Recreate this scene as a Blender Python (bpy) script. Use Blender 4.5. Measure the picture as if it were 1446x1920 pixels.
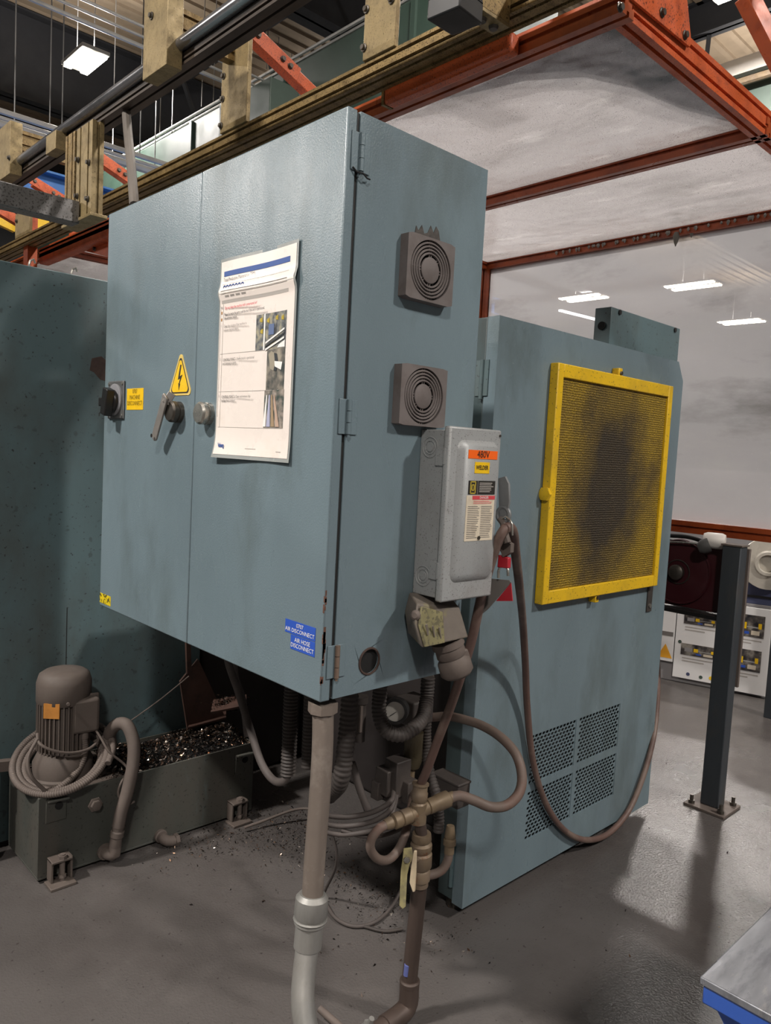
import bpy, math, random
from mathutils import Vector, Matrix
import numpy as np
random.seed(7)
SC = bpy.context.scene
COL = SC.collection
for _o in list(bpy.data.objects): bpy.data.objects.remove(_o)

# ------------------------------------------------------------------ camera
FPX = 1420.53
CAM = Vector((-0.91115, -1.11794, 1.5))
_a, _b, _c = 0.812507, -0.078638, 0.0531714
_f = Vector((math.cos(_a)*math.cos(_b), math.sin(_a)*math.cos(_b), math.sin(_b)))
_r = Vector((math.sin(_a), -math.cos(_a), 0)); _u = _r.cross(_f)
RT = _r*math.cos(_c)+_u*math.sin(_c); UP = -_r*math.sin(_c)+_u*math.cos(_c); FW = _f
cd = bpy.data.cameras.new('camera'); cam = bpy.data.objects.new('camera', cd); COL.objects.link(cam)
cam.matrix_world = Matrix(((RT.x, UP.x, -FW.x, CAM.x), (RT.y, UP.y, -FW.y, CAM.y), (RT.z, UP.z, -FW.z, CAM.z), (0, 0, 0, 1)))
cd.sensor_fit = 'VERTICAL'; cd.sensor_height = 36; cd.lens = FPX*36/1920; cd.clip_start = .02; cd.clip_end = 200
SC.camera = cam

# ------------------------------------------------------------------ light and exposure
SC.view_settings.view_transform = 'Standard'; SC.view_settings.look = 'None'
SC.view_settings.gamma = 1; SC.view_settings.use_curve_mapping = False
SC.view_settings.exposure = 0.0
SC.cycles.max_bounces = 8; SC.cycles.diffuse_bounces = 3; SC.cycles.glossy_bounces = 3
W = bpy.data.worlds.new('hall_air'); SC.world = W; W.use_nodes = True
W.node_tree.nodes['Background'].inputs[0].default_value = (1.0, .95, .9, 1)
W.node_tree.nodes['Background'].inputs[1].default_value = 0.13
LAMP_Z = 6.6
UPL = .22                                             # share of each lamp's light that goes up to the roof
LAMPS = [  # x, y, watts : the hall's high bay fixtures
    (3.31, 9.8, 420), (-4.5, 1.8, 820), (-8.0, 11.4, 950), (-4.5, -5.0, 520), (3.0, -5.6, 620),
    (2.9, 2.3, 210), (7.4, 2.6, 520), (20.1, 9.0, 520), (19.9, 12.4, 520), (26.0, 10.0, 520), (9.5, 10.4, 380), (11.1, 3.5, 420)]

# ------------------------------------------------------------------ helpers
def ray(x, y): return RT*((x-723)/FPX) - UP*((y-960)/FPX) + FW
def P(x, y, X=None, Y=None, Z=None, d=None):      # photograph pixel + a known plane (or distance) -> world point
    r = ray(x, y)
    if d is not None: t = d
    elif X is not None: t = (X-CAM.x)/r.x
    elif Y is not None: t = (Y-CAM.y)/r.y
    else: t = (Z-CAM.z)/r.z
    return CAM + r*t
def lin(h):
    v = [int(h[i:i+2], 16)/255 for i in (0, 2, 4)]
    return tuple(c/12.92 if c <= .04045 else ((c+.055)/1.055)**2.4 for c in v)
V = Vector
def catmull(pts, n=8):
    pts = [V(p) for p in pts]
    if len(pts) < 3: return pts
    ext = [pts[0]*2-pts[1]] + pts + [pts[-1]*2-pts[-2]]; out = []
    for i in range(1, len(ext)-2):
        p0, p1, p2, p3 = ext[i-1:i+3]
        for k in range(n):
            t = k/n
            out.append(.5*((2*p1)+(p2-p0)*t+(2*p0-5*p1+4*p2-p3)*t*t+(3*p1-p0-3*p2+p3)*t**3))
    out.append(pts[-1]); return out
def resample(pts, step):
    L = [0]
    for a, b in zip(pts, pts[1:]): L.append(L[-1]+(b-a).length)
    n = max(2, int(L[-1]/step)); out = []; j = 0
    for i in range(n+1):
        s = L[-1]*i/n
        while j < len(pts)-2 and L[j+1] < s: j += 1
        dl = L[j+1]-L[j]
        out.append(pts[j].lerp(pts[j+1], (s-L[j])/dl if dl > 1e-9 else 0))
    return out
def basis(d):
    d = V(d).normalized(); a = V((0, 0, 1)) if abs(d.z) < .9 else V((1, 0, 0))
    u = d.cross(a).normalized(); return u, d.cross(u).normalized()
def slotted(w, h, nu, nv, sw=.010, sd=.008):      # aluminium profile section with grooves
    pts = []
    def side(p, q, n, nrm):
        p, q, nrm = V(p), V(q), V(nrm); L = (q-p).length; d = (q-p)/L
        pts.append(p)
        for i in range(n):
            c = L*(i+.5)/n
            pts.extend([p+d*(c-sw/2), p+d*(c-sw/2)-nrm*sd, p+d*(c+sw/2)-nrm*sd, p+d*(c+sw/2)])
    a, b = w/2, h/2
    side((-a, -b), (a, -b), nu, (0, -1)); side((a, -b), (a, b), nv, (1, 0))
    side((a, b), (-a, b), nu, (0, 1)); side((-a, b), (-a, -b), nv, (-1, 0))
    return [(p.x, p.y) for p in pts]
class MB:
    def __init__(s): s.v = []; s.f = []
    def add(s, vs, fs):
        o = len(s.v); s.v.extend([tuple(v) for v in vs]); s.f.extend([tuple(i+o for i in f) for f in fs]); return s
    def box(s, a, b):
        x0, y0, z0 = [min(i, j) for i, j in zip(a, b)]; x1, y1, z1 = [max(i, j) for i, j in zip(a, b)]
        return s.add([(x0, y0, z0), (x1, y0, z0), (x1, y1, z0), (x0, y1, z0), (x0, y0, z1), (x1, y0, z1), (x1, y1, z1), (x0, y1, z1)],
                     [(0, 3, 2, 1), (4, 5, 6, 7), (0, 1, 5, 4), (1, 2, 6, 5), (2, 3, 7, 6), (3, 0, 4, 7)])
    def obox(s, c, ux, uy, uz):                     # oriented box: centre and three half-axis vectors
        c, ux, uy, uz = V(c), V(ux), V(uy), V(uz)
        vs = [c+ux*i+uy*j+uz*k for k in (-1, 1) for (i, j) in ((-1, -1), (1, -1), (1, 1), (-1, 1))]
        fs = [(0, 3, 2, 1), (4, 5, 6, 7), (0, 1, 5, 4), (1, 2, 6, 5), (2, 3, 7, 6), (3, 0, 4, 7)]
        if ux.cross(uy).dot(uz) < 0: fs = [f[::-1] for f in fs]
        return s.add(vs, fs)
    def bar(s, p, q, w, h, up=(0, 0, 1)):
        p, q = V(p), V(q); d = (q-p); dn = d.normalized(); u = dn.cross(V(up))
        u = u.normalized() if u.length > 1e-5 else V((1, 0, 0)); v = u.cross(dn)
        return s.obox((p+q)/2, d/2, u*w/2, v*h/2)
    def tube(s, pts, r, n=12, cap=True):
        pts = [V(p) for p in pts]; m = len(pts); rr = r if hasattr(r, '__len__') else [r]*m
        u = None; vs = []
        for i, p in enumerate(pts):
            d = (pts[min(i+1, m-1)]-pts[max(i-1, 0)])
            if d.length < 1e-9: d = pts[min(i+2, m-1)]-pts[max(i-2, 0)]
            d.normalize()
            if u is None: u = basis(d)[0]
            u = (u-d*u.dot(d)); u = u.normalized() if u.length > 1e-6 else basis(d)[0]
            w = d.cross(u)
            for k in range(n):
                a = 2*math.pi*k/n; vs.append(p+(u*math.cos(a)+w*math.sin(a))*rr[i])
        fs = [(i*n+k, i*n+(k+1) % n, (i+1)*n+(k+1) % n, (i+1)*n+k) for i in range(m-1) for k in range(n)]
        if cap: fs += [tuple(range(n))[::-1], tuple((m-1)*n+k for k in range(n))]
        return s.add(vs, fs)
    def cyl(s, p, q, r, n=16, r2=None):
        return s.tube([p, q], [r, r if r2 is None else r2], n)
    def hose(s, pts, r, n=12, step=.012): return s.tube(resample(catmull(pts), step), r, n)
    def corr(s, pts, r, pitch=.008, depth=.12, n=12):
        q = resample(catmull(pts), pitch/4)
        return s.tube(q, [r*(1-depth*(.5-.5*math.cos(2*math.pi*i/4))) for i in range(len(q))], n)
    def lathe(s, prof, c, axis=(0, 0, 1), n=24):    # prof: (radius, height along axis)
        c = V(c); ax = V(axis).normalized(); u, w = basis(ax); vs = []; m = len(prof)
        for (r, h) in prof:
            for k in range(n):
                a = 2*math.pi*k/n; vs.append(c+ax*h+(u*math.cos(a)+w*math.sin(a))*max(r, 1e-5))
        fs = [(i*n+k, (i+1)*n+k, (i+1)*n+(k+1) % n, i*n+(k+1) % n) for i in range(m-1) for k in range(n)]
        # basis() gives a left-handed frame, so this order faces outwards
        fs += [tuple(range(n)), tuple((m-1)*n+k for k in range(n))[::-1]]
        return s.add(vs, fs)
    def ring(s, c, axis, R, r, n=32, m=8):
        c = V(c); ax = V(axis).normalized(); u, w = basis(ax); vs = []
        for i in range(n):
            a = 2*math.pi*i/n; e = u*math.cos(a)+w*math.sin(a)
            for j in range(m):
                b = 2*math.pi*j/m; vs.append(c+e*(R+r*math.cos(b))+ax*(r*math.sin(b)))
        return s.add(vs, [(i*m+j, i*m+(j+1) % m, ((i+1) % n)*m+(j+1) % m, ((i+1) % n)*m+j) for i in range(n) for j in range(m)])
    def ext(s, poly, axis, a, b, u0=0, v0=0):       # section polygon extruded along x, y or z
        n = len(poly)
        def pt(u, v, t): return {'x': (t, u0+u, v0+v), 'y': (u0+u, t, v0+v), 'z': (u0+u, v0+v, t)}[axis]
        vs = [pt(u, v, a) for u, v in poly]+[pt(u, v, b) for u, v in poly]
        return s.add(vs, [tuple(range(n))[::-1], tuple(range(n, 2*n))]+[(i, (i+1) % n, (i+1) % n+n, i+n) for i in range(n)])
    def prism(s, pts, off):                         # polygon of 3d points thickened by a vector
        n = len(pts); off = V(off); a = [V(p) for p in pts]
        return s.add(a+[p+off for p in a], [tuple(range(n))[::-1], tuple(range(n, 2*n))]+[(i, (i+1) % n, (i+1) % n+n, i+n) for i in range(n)])
    def build(s, name, mat, parent=None, bevel=0, smooth=35, origin=None, **tags):
        me = bpy.data.meshes.new(name)
        if parent is not None:
            root = parent if parent.parent is None else parent.parent
            org = V(root.location)
        elif origin is not None: org = V(origin)
        else:
            a = np.array(s.v); lo, hi = a.min(0), a.max(0); org = V(((lo[0]+hi[0])/2, (lo[1]+hi[1])/2, lo[2]))
        me.from_pydata([tuple(V(v)-org) for v in s.v], [], s.f); me.update()
        import bmesh
        bm = bmesh.new(); bm.from_mesh(me); bmesh.ops.recalc_face_normals(bm, faces=bm.faces); bm.to_mesh(me); bm.free()
        if smooth:
            me.polygons.foreach_set('use_smooth', [True]*len(me.polygons)); me.set_sharp_from_angle(angle=math.radians(smooth))
        o = bpy.data.objects.new(name, me); COL.objects.link(o); me.materials.append(mat)
        if parent is None: o.location = org
        else: o.parent = parent
        if bevel:
            md = o.modifiers.new('bevel', 'BEVEL'); md.width = bevel; md.segments = 2; md.limit_method = 'ANGLE'; md.angle_limit = math.radians(50)
        for k, v in tags.items():
            if v: o[k] = v
        return o
def thing(name, label, cat, loc, group=None, kind=None):
    o = bpy.data.objects.new(name, None); COL.objects.link(o); o.location = loc; o.empty_display_size = .05
    o['label'] = label; o['category'] = cat
    if group: o['group'] = group
    if kind: o['kind'] = kind
    return o
def text(txt, size, org, right, up, mat, parent, name='lettering', align='CENTER', lift=.0006, squash=1.0, bold=0):
    cu = bpy.data.curves.new('t', 'FONT'); cu.body = txt; cu.size = size; cu.align_x = align; cu.align_y = 'CENTER'; cu.resolution_u = 2; cu.space_line = .95; cu.offset = bold
    ob = bpy.data.objects.new('t', cu); me = bpy.data.meshes.new_from_object(ob)
    r, u = V(right).normalized(), V(up).normalized(); nrm = r.cross(u)
    m = MB(); m.add([V(org)+r*(v.co.x*squash)+u*v.co.y+nrm*lift for v in me.vertices], [tuple(p.vertices) for p in me.polygons])
    bpy.data.objects.remove(ob); bpy.data.curves.remove(cu); bpy.data.meshes.remove(me)
    return m.build(name, mat, parent, smooth=0)

# ------------------------------------------------------------------ materials
def mat(name, col, rough=.5, metal=0, var=.12, vscale=4, dirt=None, specks=None, rust=None, bump=None, stretch=None, emit=None, rvar=.1, spec=.5):
    m = bpy.data.materials.new(name); m.use_nodes = True; nt = m.node_tree; N = nt.nodes; L = nt.links
    b = N['Principled BSDF']; b.inputs['Roughness'].default_value = rough; b.inputs['Metallic'].default_value = metal
    b.inputs['Specular IOR Level'].default_value = spec
    if isinstance(col, str): col = lin(col)
    tc = N.new('ShaderNodeTexCoord'); src = tc.outputs['Object']
    if stretch:
        mp = N.new('ShaderNodeMapping'); mp.inputs['Scale'].default_value = stretch; L.new(src, mp.inputs[0]); st = mp.outputs[0]
    else: st = src
    def noise(scale, detail=4, vec=src, rgh=.55):
        n = N.new('ShaderNodeTexNoise'); n.inputs['Scale'].default_value = scale; n.inputs['Detail'].default_value = detail
        n.inputs['Roughness'].default_value = rgh; L.new(vec, n.inputs['Vector']); return n.outputs['Fac']
    def ramp(f, lo, hi, a=0, c=1):
        r = N.new('ShaderNodeMapRange'); r.inputs[1].default_value = lo; r.inputs[2].default_value = hi
        r.inputs[3].default_value = a; r.inputs[4].default_value = c; L.new(f, r.inputs[0]); return r.outputs[0]
    def mix(fac, a, c):
        x = N.new('ShaderNodeMix'); x.data_type = 'RGBA'
        L.new(fac, x.inputs[0])
        for i, q in ((6, a), (7, c)):
            if isinstance(q, tuple): x.inputs[i].default_value = (*q[:3], 1)
            else: L.new(q, x.inputs[i])
        return x.outputs[2]
    cur = mix(ramp(noise(vscale, 5, st), .3, .7), tuple(c*(1-var) for c in col), tuple(min(1, c*(1+var)) for c in col))
    for d in ([dirt] if dirt and not isinstance(dirt, list) else (dirt or [])):
        dc, amt, sc, lo, hi = d
        cur = mix(ramp(noise(sc, 6, st, .65), lo, hi, 0, amt), cur, lin(dc))
    if specks:
        for q in (specks if isinstance(specks, list) else [specks]):
            sc_, amt, scale, lo, hi = q
            cur = mix(ramp(noise(scale, 2, src, .5), lo, hi, 0, amt), cur, lin(sc_))
    if rust:
        dc, scale, lo, hi = rust
        cur = mix(ramp(noise(scale, 8, src, .7), lo, hi), cur, lin(dc))
    L.new(cur, b.inputs['Base Color'])
    if rvar: L.new(ramp(noise(vscale*2.3, 4, st), .3, .7, max(.03, rough-rvar), min(1, rough+rvar)), b.inputs['Roughness'])
    if bump:
        for (s_, sc_, dist) in [bump] if not isinstance(bump, list) else bump:
            bp = N.new('ShaderNodeBump'); bp.inputs['Strength'].default_value = s_; bp.inputs['Distance'].default_value = dist
            L.new(noise(sc_, 3), bp.inputs['Height'])
            if b.inputs['Normal'].links: L.new(b.inputs['Normal'].links[0].from_socket, bp.inputs['Normal'])
            L.new(bp.outputs[0], b.inputs['Normal'])
    if emit:
        b.inputs['Emission Color'].default_value = (*lin(emit[0]), 1); b.inputs['Emission Strength'].default_value = emit[1]
        m.cycles.emission_sampling = 'NONE'          # the lamp's own area light carries its light
    return m
TEAL = '6a7a81'
M = {}
M['teal'] = mat('teal_paint', TEAL, .30, var=.12, vscale=2.6, stretch=(1, 1, .4), rvar=.06, bump=(.32, 260, .0012),
                dirt=[('4d5654', .6, 3.4, .50, .70), ('7d8f92', .35, 2.0, .55, .75)], specks=('343432', .6, 300, .70, .76), rust=('5a4034', 2.6, .735, .745))
M['teal_dirty'] = mat('teal_paint_grimy', '566a6e', .45, var=.16, vscale=2.2, stretch=(1, 1, .5), bump=(.15, 300, .001),
                dirt=[('4b4f4c', .7, 2.6, .47, .68)], specks=[('2b2b2a', .9, 90, .68, .74), ('3a3f3f', .5, 34, .66, .72)], rust=('4d3c36', 3.1, .72, .735))
M['teal_dark'] = mat('tank_paint', '42443f', .55, var=.2, vscale=4, stretch=(1, 1, .35), bump=(.15, 120, .001),
                dirt=[('4a4640', .8, 5, .45, .65), ('5e7477', .4, 7, .62, .75)], specks=('22211f', .8, 110, .64, .7))
M['alu_tan'] = mat('grimy_aluminium', '8a744c', .5, .45, var=.25, vscale=9, bump=(.15, 160, .001), dirt=('4c3a22', .75, 30, .48, .7), specks=('3a2a14', .9, 230, .55, .66))
M['alu_plate'] = mat('oily_aluminium_plate', '8f7d58', .5, .35, var=.2, vscale=8, bump=(.15, 200, .001), dirt=('5f5038', .7, 18, .46, .68), specks=('4a3c22', .7, 160, .6, .7))
M['beam_dark'] = mat('dark_oily_profile', '4a4038', .42, .4, var=.2, vscale=8, dirt=('2c2622', .7, 12, .45, .65), stretch=(1, .3, 1))
M['steel_rail'] = mat('ground_steel_rail', 'a3a3a6', .25, .85, var=.15, vscale=10, stretch=(1, .15, 1), dirt=('3d3833', .6, 10, .52, .7))
M['slot'] = mat('dark_oily_slot', '2a2017', .6, .2)
M['orange'] = mat('orange_paint', 'c2582c', .42, .1, var=.14, vscale=6, dirt=('7c3320', .6, 14, .5, .7), specks=('3c1d12', .9, 200, .58, .68), bump=(.2, 220, .001))
M['orange_dark'] = mat('orange_paint_shiny', 'a04a24', .34, .1, var=.2, vscale=6, dirt=('66281a', .7, 10, .48, .7), bump=(.2, 220, .001))
M['bolt'] = mat('dark_bolt_steel', '55504a', .4, .7, var=.2, vscale=20)
M['silver'] = mat('zinc_plated_steel', 'a7a49d', .3, .8, var=.15, vscale=25)
M['grey_box'] = mat('grey_enamel', '9a9c9c', .45, .15, var=.06, vscale=5, bump=(.12, 260, .001), dirt=('7b7672', .6, 5, .5, .7), specks=('55514d', .7, 300, .62, .70))
M['fan'] = mat('dusty_plastic', '665f5d', .7, var=.1, vscale=12, dirt=('554c48', .6, 20, .45, .65))
M['black'] = mat('black_plastic', '1b1a1a', .45, var=.2)
M['void'] = mat('dark_interior', '0b0b0b', .9)
M['dust'] = mat('dusty_grey_brown', '5f554f', .75, var=.12, vscale=12, dirt=('5d534d', .7, 22, .45, .65), bump=(.2, 140, .001))
M['dust_motor'] = mat('dusty_motor_casting', '554c46', .7, var=.14, vscale=10, dirt=('544a44', .7, 18, .45, .65), bump=(.25, 120, .001))
M['hose'] = mat('dusty_rubber_hose', '65574f', .65, var=.12, vscale=10, dirt=('6a4c42', .7, 9, .5, .65))
M['hose_red'] = mat('brown_red_rubber_hose', '5f4a43', .55, var=.14, vscale=8, dirt=('7a6a60', .7, 6, .48, .62))
M['conduit'] = mat('dusty_conduit', '6c625a', .62, .1, var=.12, vscale=9, dirt=('9a9188', .5, 12, .5, .7), bump=(.08, 60, .001))
M['galv'] = mat('galvanised_conduit', '8a8985', .5, .4, var=.15, vscale=14, stretch=(1, 1, .2), dirt=('6e6862', .6, 8, .5, .7))
M['corr'] = mat('dark_corrugated_hose', '38322f', .7, var=.15, vscale=9, dirt=('4d4540', .6, 14, .5, .7))
M['brass'] = mat('dusty_brass', '74644f', .55, .25, var=.2, vscale=16, dirt=('75675b', .7, 12, .45, .65), rust=('6b4128', 14, .6, .68))
M['pipe_rust'] = mat('brown_steel_pipe', '4c403a', .55, .3, var=.2, vscale=10, stretch=(1, 1, .3), rust=('5f3a26', 9, .62, .75))
M['cable'] = mat('dusty_cable', '4a4340', .7, var=.15, vscale=15)
M['yellow'] = mat('yellow_paint', 'd9b01c', .42, var=.08, vscale=6, dirt=('a98a2a', .6, 7, .5, .7), specks=('4f4422', .9, 150, .66, .7), bump=(.1, 160, .001))
M['sticker_y'] = mat('yellow_sticker', 'e9bd1a', .4, var=.04, dirt=('c69b20', .4, 20, .5, .7))
M['sticker_o'] = mat('orange_sticker', 'f0651a', .4, var=.03)
M['sticker_b'] = mat('blue_sticker', '2f55b4', .4, var=.05)
M['sticker_k'] = mat('black_print', '20201f', .5, var=.03)
M['print_grey'] = mat('grey_print', '6c6864', .6, var=.03)
M['print_light'] = mat('light_grey_print', 'a9a39d', .6, var=.03)
M['print_red'] = mat('red_print', 'c4434a', .5, var=.03)
M['print_blue'] = mat('blue_print', '3a5795', .5, var=.03)
M['print_white'] = mat('white_print', 'e8e6e2', .5, var=.02)
M['paper'] = mat('laminated_paper', 'e6dcd4', .3, var=.03, vscale=6, dirt=('d3c4b4', .4, 5, .55, .7), bump=(.15, 9, .004))
M['laminate'] = mat('clear_laminate_edge', '8f9391', .25, var=.05)
M['label_cream'] = mat('cream_label', 'cfc3ae', .5, var=.06, vscale=20, dirt=('a3937f', .5, 30, .5, .7))
M['red'] = mat('red_enamel', 'a82430', .45, var=.08)
M['dark_red'] = mat('dark_red_enamel', '3c171c', .4, var=.15, vscale=6)
M['post'] = mat('dark_grey_post_paint', '3c4146', .5, .2, var=.15, vscale=6, stretch=(1, 1, .3), dirt=('5a5148', .5, 8, .52, .7))
M['white'] = mat('white_plastic', 'cfcac4', .45, var=.06)
M['rod'] = mat('galvanised_rod', '8e8d8b', .45, .5, var=.1)
M['emt'] = mat('grey_electrical_tube', 'b9b8b4', .38, .5, var=.1)
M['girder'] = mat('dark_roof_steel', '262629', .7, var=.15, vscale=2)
M['green'] = mat('dark_green_sheet', '26382f', .55, var=.25, vscale=1.2)
M['green_light'] = mat('pale_green_sheet', '3f4d45', .55, var=.2, vscale=1.5)
M['blue_beam'] = mat('blue_crane_paint', '3f78bd', .5, var=.1)
M['blue_bench'] = mat('blue_bench_paint', '2c4f9c', .42, var=.12, vscale=5, dirt=('262b3c', .7, 9, .55, .7), bump=(.08, 90, .001))
M['bench_top'] = mat('worn_steel_bench_top', '85878c', .35, .6, var=.2, vscale=6, stretch=(1, 4, 1), dirt=[('51525a', .7, 8, .5, .68), ('b0aca6', .5, 14, .62, .74)])
M['chute'] = mat('brown_red_sheet', '584139', .6, .1, var=.2, vscale=5, dirt=('2a2422', .7, 7, .48, .66))
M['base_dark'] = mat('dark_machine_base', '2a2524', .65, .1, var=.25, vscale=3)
M['board'] = mat('white_board', 'dcdad8', .45, var=.03)
M['cab_grey'] = mat('grey_cabinet_paint', '8a8787', .5, var=.06)
M['cab_blue'] = mat('slate_blue_paint', '454a66', .45, var=.08)
M['deck'] = mat('tan_roof_deck', '8a7a66', .7, var=.14, vscale=1.2, dirt=('6a5c4c', .5, 2, .5, .7))
M['wall'] = mat('dim_wall_paint', '4a4b4c', .7, var=.15, vscale=.6)
M['lamp_case'] = mat('white_lamp_case', 'b9b9b9', .5, var=.02)
M['lamp_tube'] = mat('lit_lamp_tube', 'fff4e0', .5, var=0, emit=('fff0d8', 40.0))
M['gauge_face'] = mat('gauge_dial', 'c9c5bd', .4, var=.05)
M['clear_bowl'] = mat('amber_filter_bowl', '463f30', .3, .2, var=.2)
M['gasket'] = mat('black_rubber_gasket', '121212', .7, var=.1)
M['dust_label'] = mat('orange_nameplate', 'b57a38', .5, .2, var=.15, vscale=30)
M['valve_lever'] = mat('worn_yellow_lever', 'a99f72', .5, .2, var=.25, vscale=22, dirt=('6f6a5a', .7, 30, .48, .65))
M['recept'] = mat('dusty_receptacle', '6a625a', .65, var=.15, vscale=14, dirt=('585049', .6, 20, .45, .65), specks=('7a7248', .5, 25, .58, .68))
M['tape'] = mat('yellow_black_tape', 'd6bd16', .5, var=.1, specks=('222114', .9, 110, .52, .56))
M['spool'] = mat('clear_spool_plastic', 'bdb7ab', .3, var=.1, vscale=12)

def special():
    # floor: grey sealed concrete with a pebbled gloss coat
    m = mat('grey_coated_concrete', '55514f', .24, var=.10, vscale=1.4, dirt=[('443f3d', .7, .9, .45, .66), ('67625f', .5, 2.3, .55, .72)],
            specks=('2f2b29', .6, 60, .68, .74), bump=[(.75, 130, .0025), (.12, 5, .004)], rvar=.05); M['floor'] = m
    # hood sheets: thin scuffed polycarbonate, lit through from above
    def sheet(name, col, trans, rough, mixg, bumps, specks=None, gcol=(.8, .8, .84)):
        m = mat(name, col, rough, 0, var=.10, vscale=2.2, bump=bumps, specks=specks, dirt=[('75716e', .7, 3, .50, .72), ('d8d6d4', .5, 7, .58, .75)], stretch=(1, .35, 1))
        nt = m.node_tree; N = nt.nodes; L = nt.links; b = N['Principled BSDF']; out = N['Material Output']
        tr = N.new('ShaderNodeBsdfTranslucent'); cs = b.inputs['Base Color'].links[0].from_socket; L.new(cs, tr.inputs[0])
        dk = N.new('ShaderNodeMix'); dk.data_type = 'RGBA'; dk.blend_type = 'MULTIPLY'; dk.inputs[0].default_value = 1; L.new(cs, dk.inputs[6]); dk.inputs[7].default_value = (.3, .3, .31, 1); L.new(dk.outputs[2], b.inputs['Base Color'])
        mx = N.new('ShaderNodeMixShader'); mx.inputs[0].default_value = trans; L.new(b.outputs[0], mx.inputs[1]); L.new(tr.outputs[0], mx.inputs[2])
        g = N.new('ShaderNodeBsdfGlossy'); g.inputs['Roughness'].default_value = rough; g.inputs[0].default_value = (*gcol, 1)
        if b.inputs['Normal'].links: L.new(b.inputs['Normal'].links[0].from_socket, g.inputs['Normal'])
        m2 = N.new('ShaderNodeMixShader'); m2.inputs[0].default_value = mixg; L.new(mx.outputs[0], m2.inputs[1]); L.new(g.outputs[0], m2.inputs[2])
        L.new(m2.outputs[0], out.inputs[0]); return m
    M['roof_sheet'] = sheet('scuffed_clear_roof_sheet', 'a5a1a1', .58, .16, .26, [(.8, 2.4, .06), (.35, 240, .0015)], specks=[('2a2a2c', .8, 330, .60, .68), ('efeeee', .8, 160, .73, .77)])
    M['wall_sheet'] = sheet('hazy_clear_wall_sheet', 'd2d0d2', .72, .10, .18, [(.25, 2.0, .01), (.10, 60, .001)], specks=('f2f2f2', .6, 160, .73, .77))
    m = M['wall_sheet']; nt = m.node_tree; N = nt.nodes; L = nt.links; out = N['Material Output']
    tp = N.new('ShaderNodeBsdfTransparent'); mx = N.new('ShaderNodeMixShader'); mx.inputs[0].default_value = .2
    L.new(out.inputs[0].links[0].from_socket, mx.inputs[1]); L.new(tp.outputs[0], mx.inputs[2]); L.new(mx.outputs[0], out.inputs[0])
    # yellow filter screen: honeycomb with a soot stain around its middle
    m = mat('sooty_yellow_honeycomb', 'b08f1e', .6, var=.1, vscale=5, dirt=('6a5524', .7, 5, .46, .66), bump=None)
    nt = m.node_tree; N = nt.nodes; L = nt.links; b = N['Principled BSDF']
    cs = b.inputs['Base Color'].links[0].from_socket
    tc = N.new('ShaderNodeTexCoord'); mp = N.new('ShaderNodeMapping'); mp.inputs['Location'].default_value = (.05, 0, .02); mp.inputs['Scale'].default_value = (3.6, .01, 2.45)
    L.new(tc.outputs['Object'], mp.inputs[0])
    nz = N.new('ShaderNodeTexNoise'); nz.inputs['Scale'].default_value = 5; nz.inputs['Detail'].default_value = 5; L.new(tc.outputs['Object'], nz.inputs['Vector'])
    ln = N.new('ShaderNodeVectorMath'); ln.operation = 'LENGTH'; L.new(mp.outputs[0], ln.inputs[0])
    ad = N.new('ShaderNodeMath'); ad.operation = 'MULTIPLY_ADD'; L.new(nz.outputs['Fac'], ad.inputs[0]); ad.inputs[1].default_value = -.9; L.new(ln.outputs['Value'], ad.inputs[2])
    mr = N.new('ShaderNodeMapRange'); mr.inputs[1].default_value = .75; mr.inputs[2].default_value = 0.0; L.new(ad.outputs[0], mr.inputs[0]); mr.inputs[4].default_value = .93
    mx = N.new('ShaderNodeMix'); mx.data_type = 'RGBA'; L.new(mr.outputs[0], mx.inputs[0]); L.new(cs, mx.inputs[6]); mx.inputs[7].default_value = (*lin('3a322a'), 1)
    vo = N.new('ShaderNodeTexVoronoi'); vo.inputs['Scale'].default_value = 120; vo.inputs['Randomness'].default_value = .25; L.new(tc.outputs['Object'], vo.inputs['Vector'])
    mr2 = N.new('ShaderNodeMapRange'); mr2.inputs[1].default_value = .25; mr2.inputs[2].default_value = .6; mr2.inputs[3].default_value = 1; mr2.inputs[4].default_value = 0; L.new(vo.outputs['Distance'], mr2.inputs[0])
    bp = N.new('ShaderNodeBump'); bp.inputs['Strength'].default_value = 1; bp.inputs['Distance'].default_value = .004; bp.invert = True; L.new(mr2.outputs[0], bp.inputs['Height']); L.new(bp.outputs[0], b.inputs['Normal'])
    mx2 = N.new('ShaderNodeMix'); mx2.data_type = 'RGBA'; mx2.blend_type = 'MULTIPLY'
    mr3 = N.new('ShaderNodeMapRange'); mr3.inputs[1].default_value = 0; mr3.inputs[2].default_value = 1; mr3.inputs[3].default_value = 0; mr3.inputs[4].default_value = .6; L.new(mr2.outputs[0], mr3.inputs[0])
    L.new(mr3.outputs[0], mx2.inputs[0]); L.new(mx.outputs[2], mx2.inputs[6]); mx2.inputs[7].default_value = (*lin('2c2410'), 1); L.new(mx2.outputs[2], b.inputs['Base Color'])
    M['screen'] = m
    # metal chips: every sliver its own tone
    m = bpy.data.materials.new('metal_swarf'); m.use_nodes = True; nt = m.node_tree; N = nt.nodes; L = nt.links; b = N['Principled BSDF']
    g = N.new('ShaderNodeNewGeometry'); r = N.new('ShaderNodeValToRGB'); L.new(g.outputs['Random Per Island'], r.inputs[0])
    e = r.color_ramp.elements; e[0].position = 0; e[0].color = (.015, .012, .011, 1); e[1].position = 1; e[1].color = (.75, .68, .6, 1)
    for p_, c_ in ((.55, (.03, .025, .022, 1)), (.78, (.12, .08, .06, 1)), (.9, (.35, .2, .12, 1)), (.95, (.7, .62, .55, 1))):
        q = r.color_ramp.elements.new(p_); q.color = c_
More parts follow.
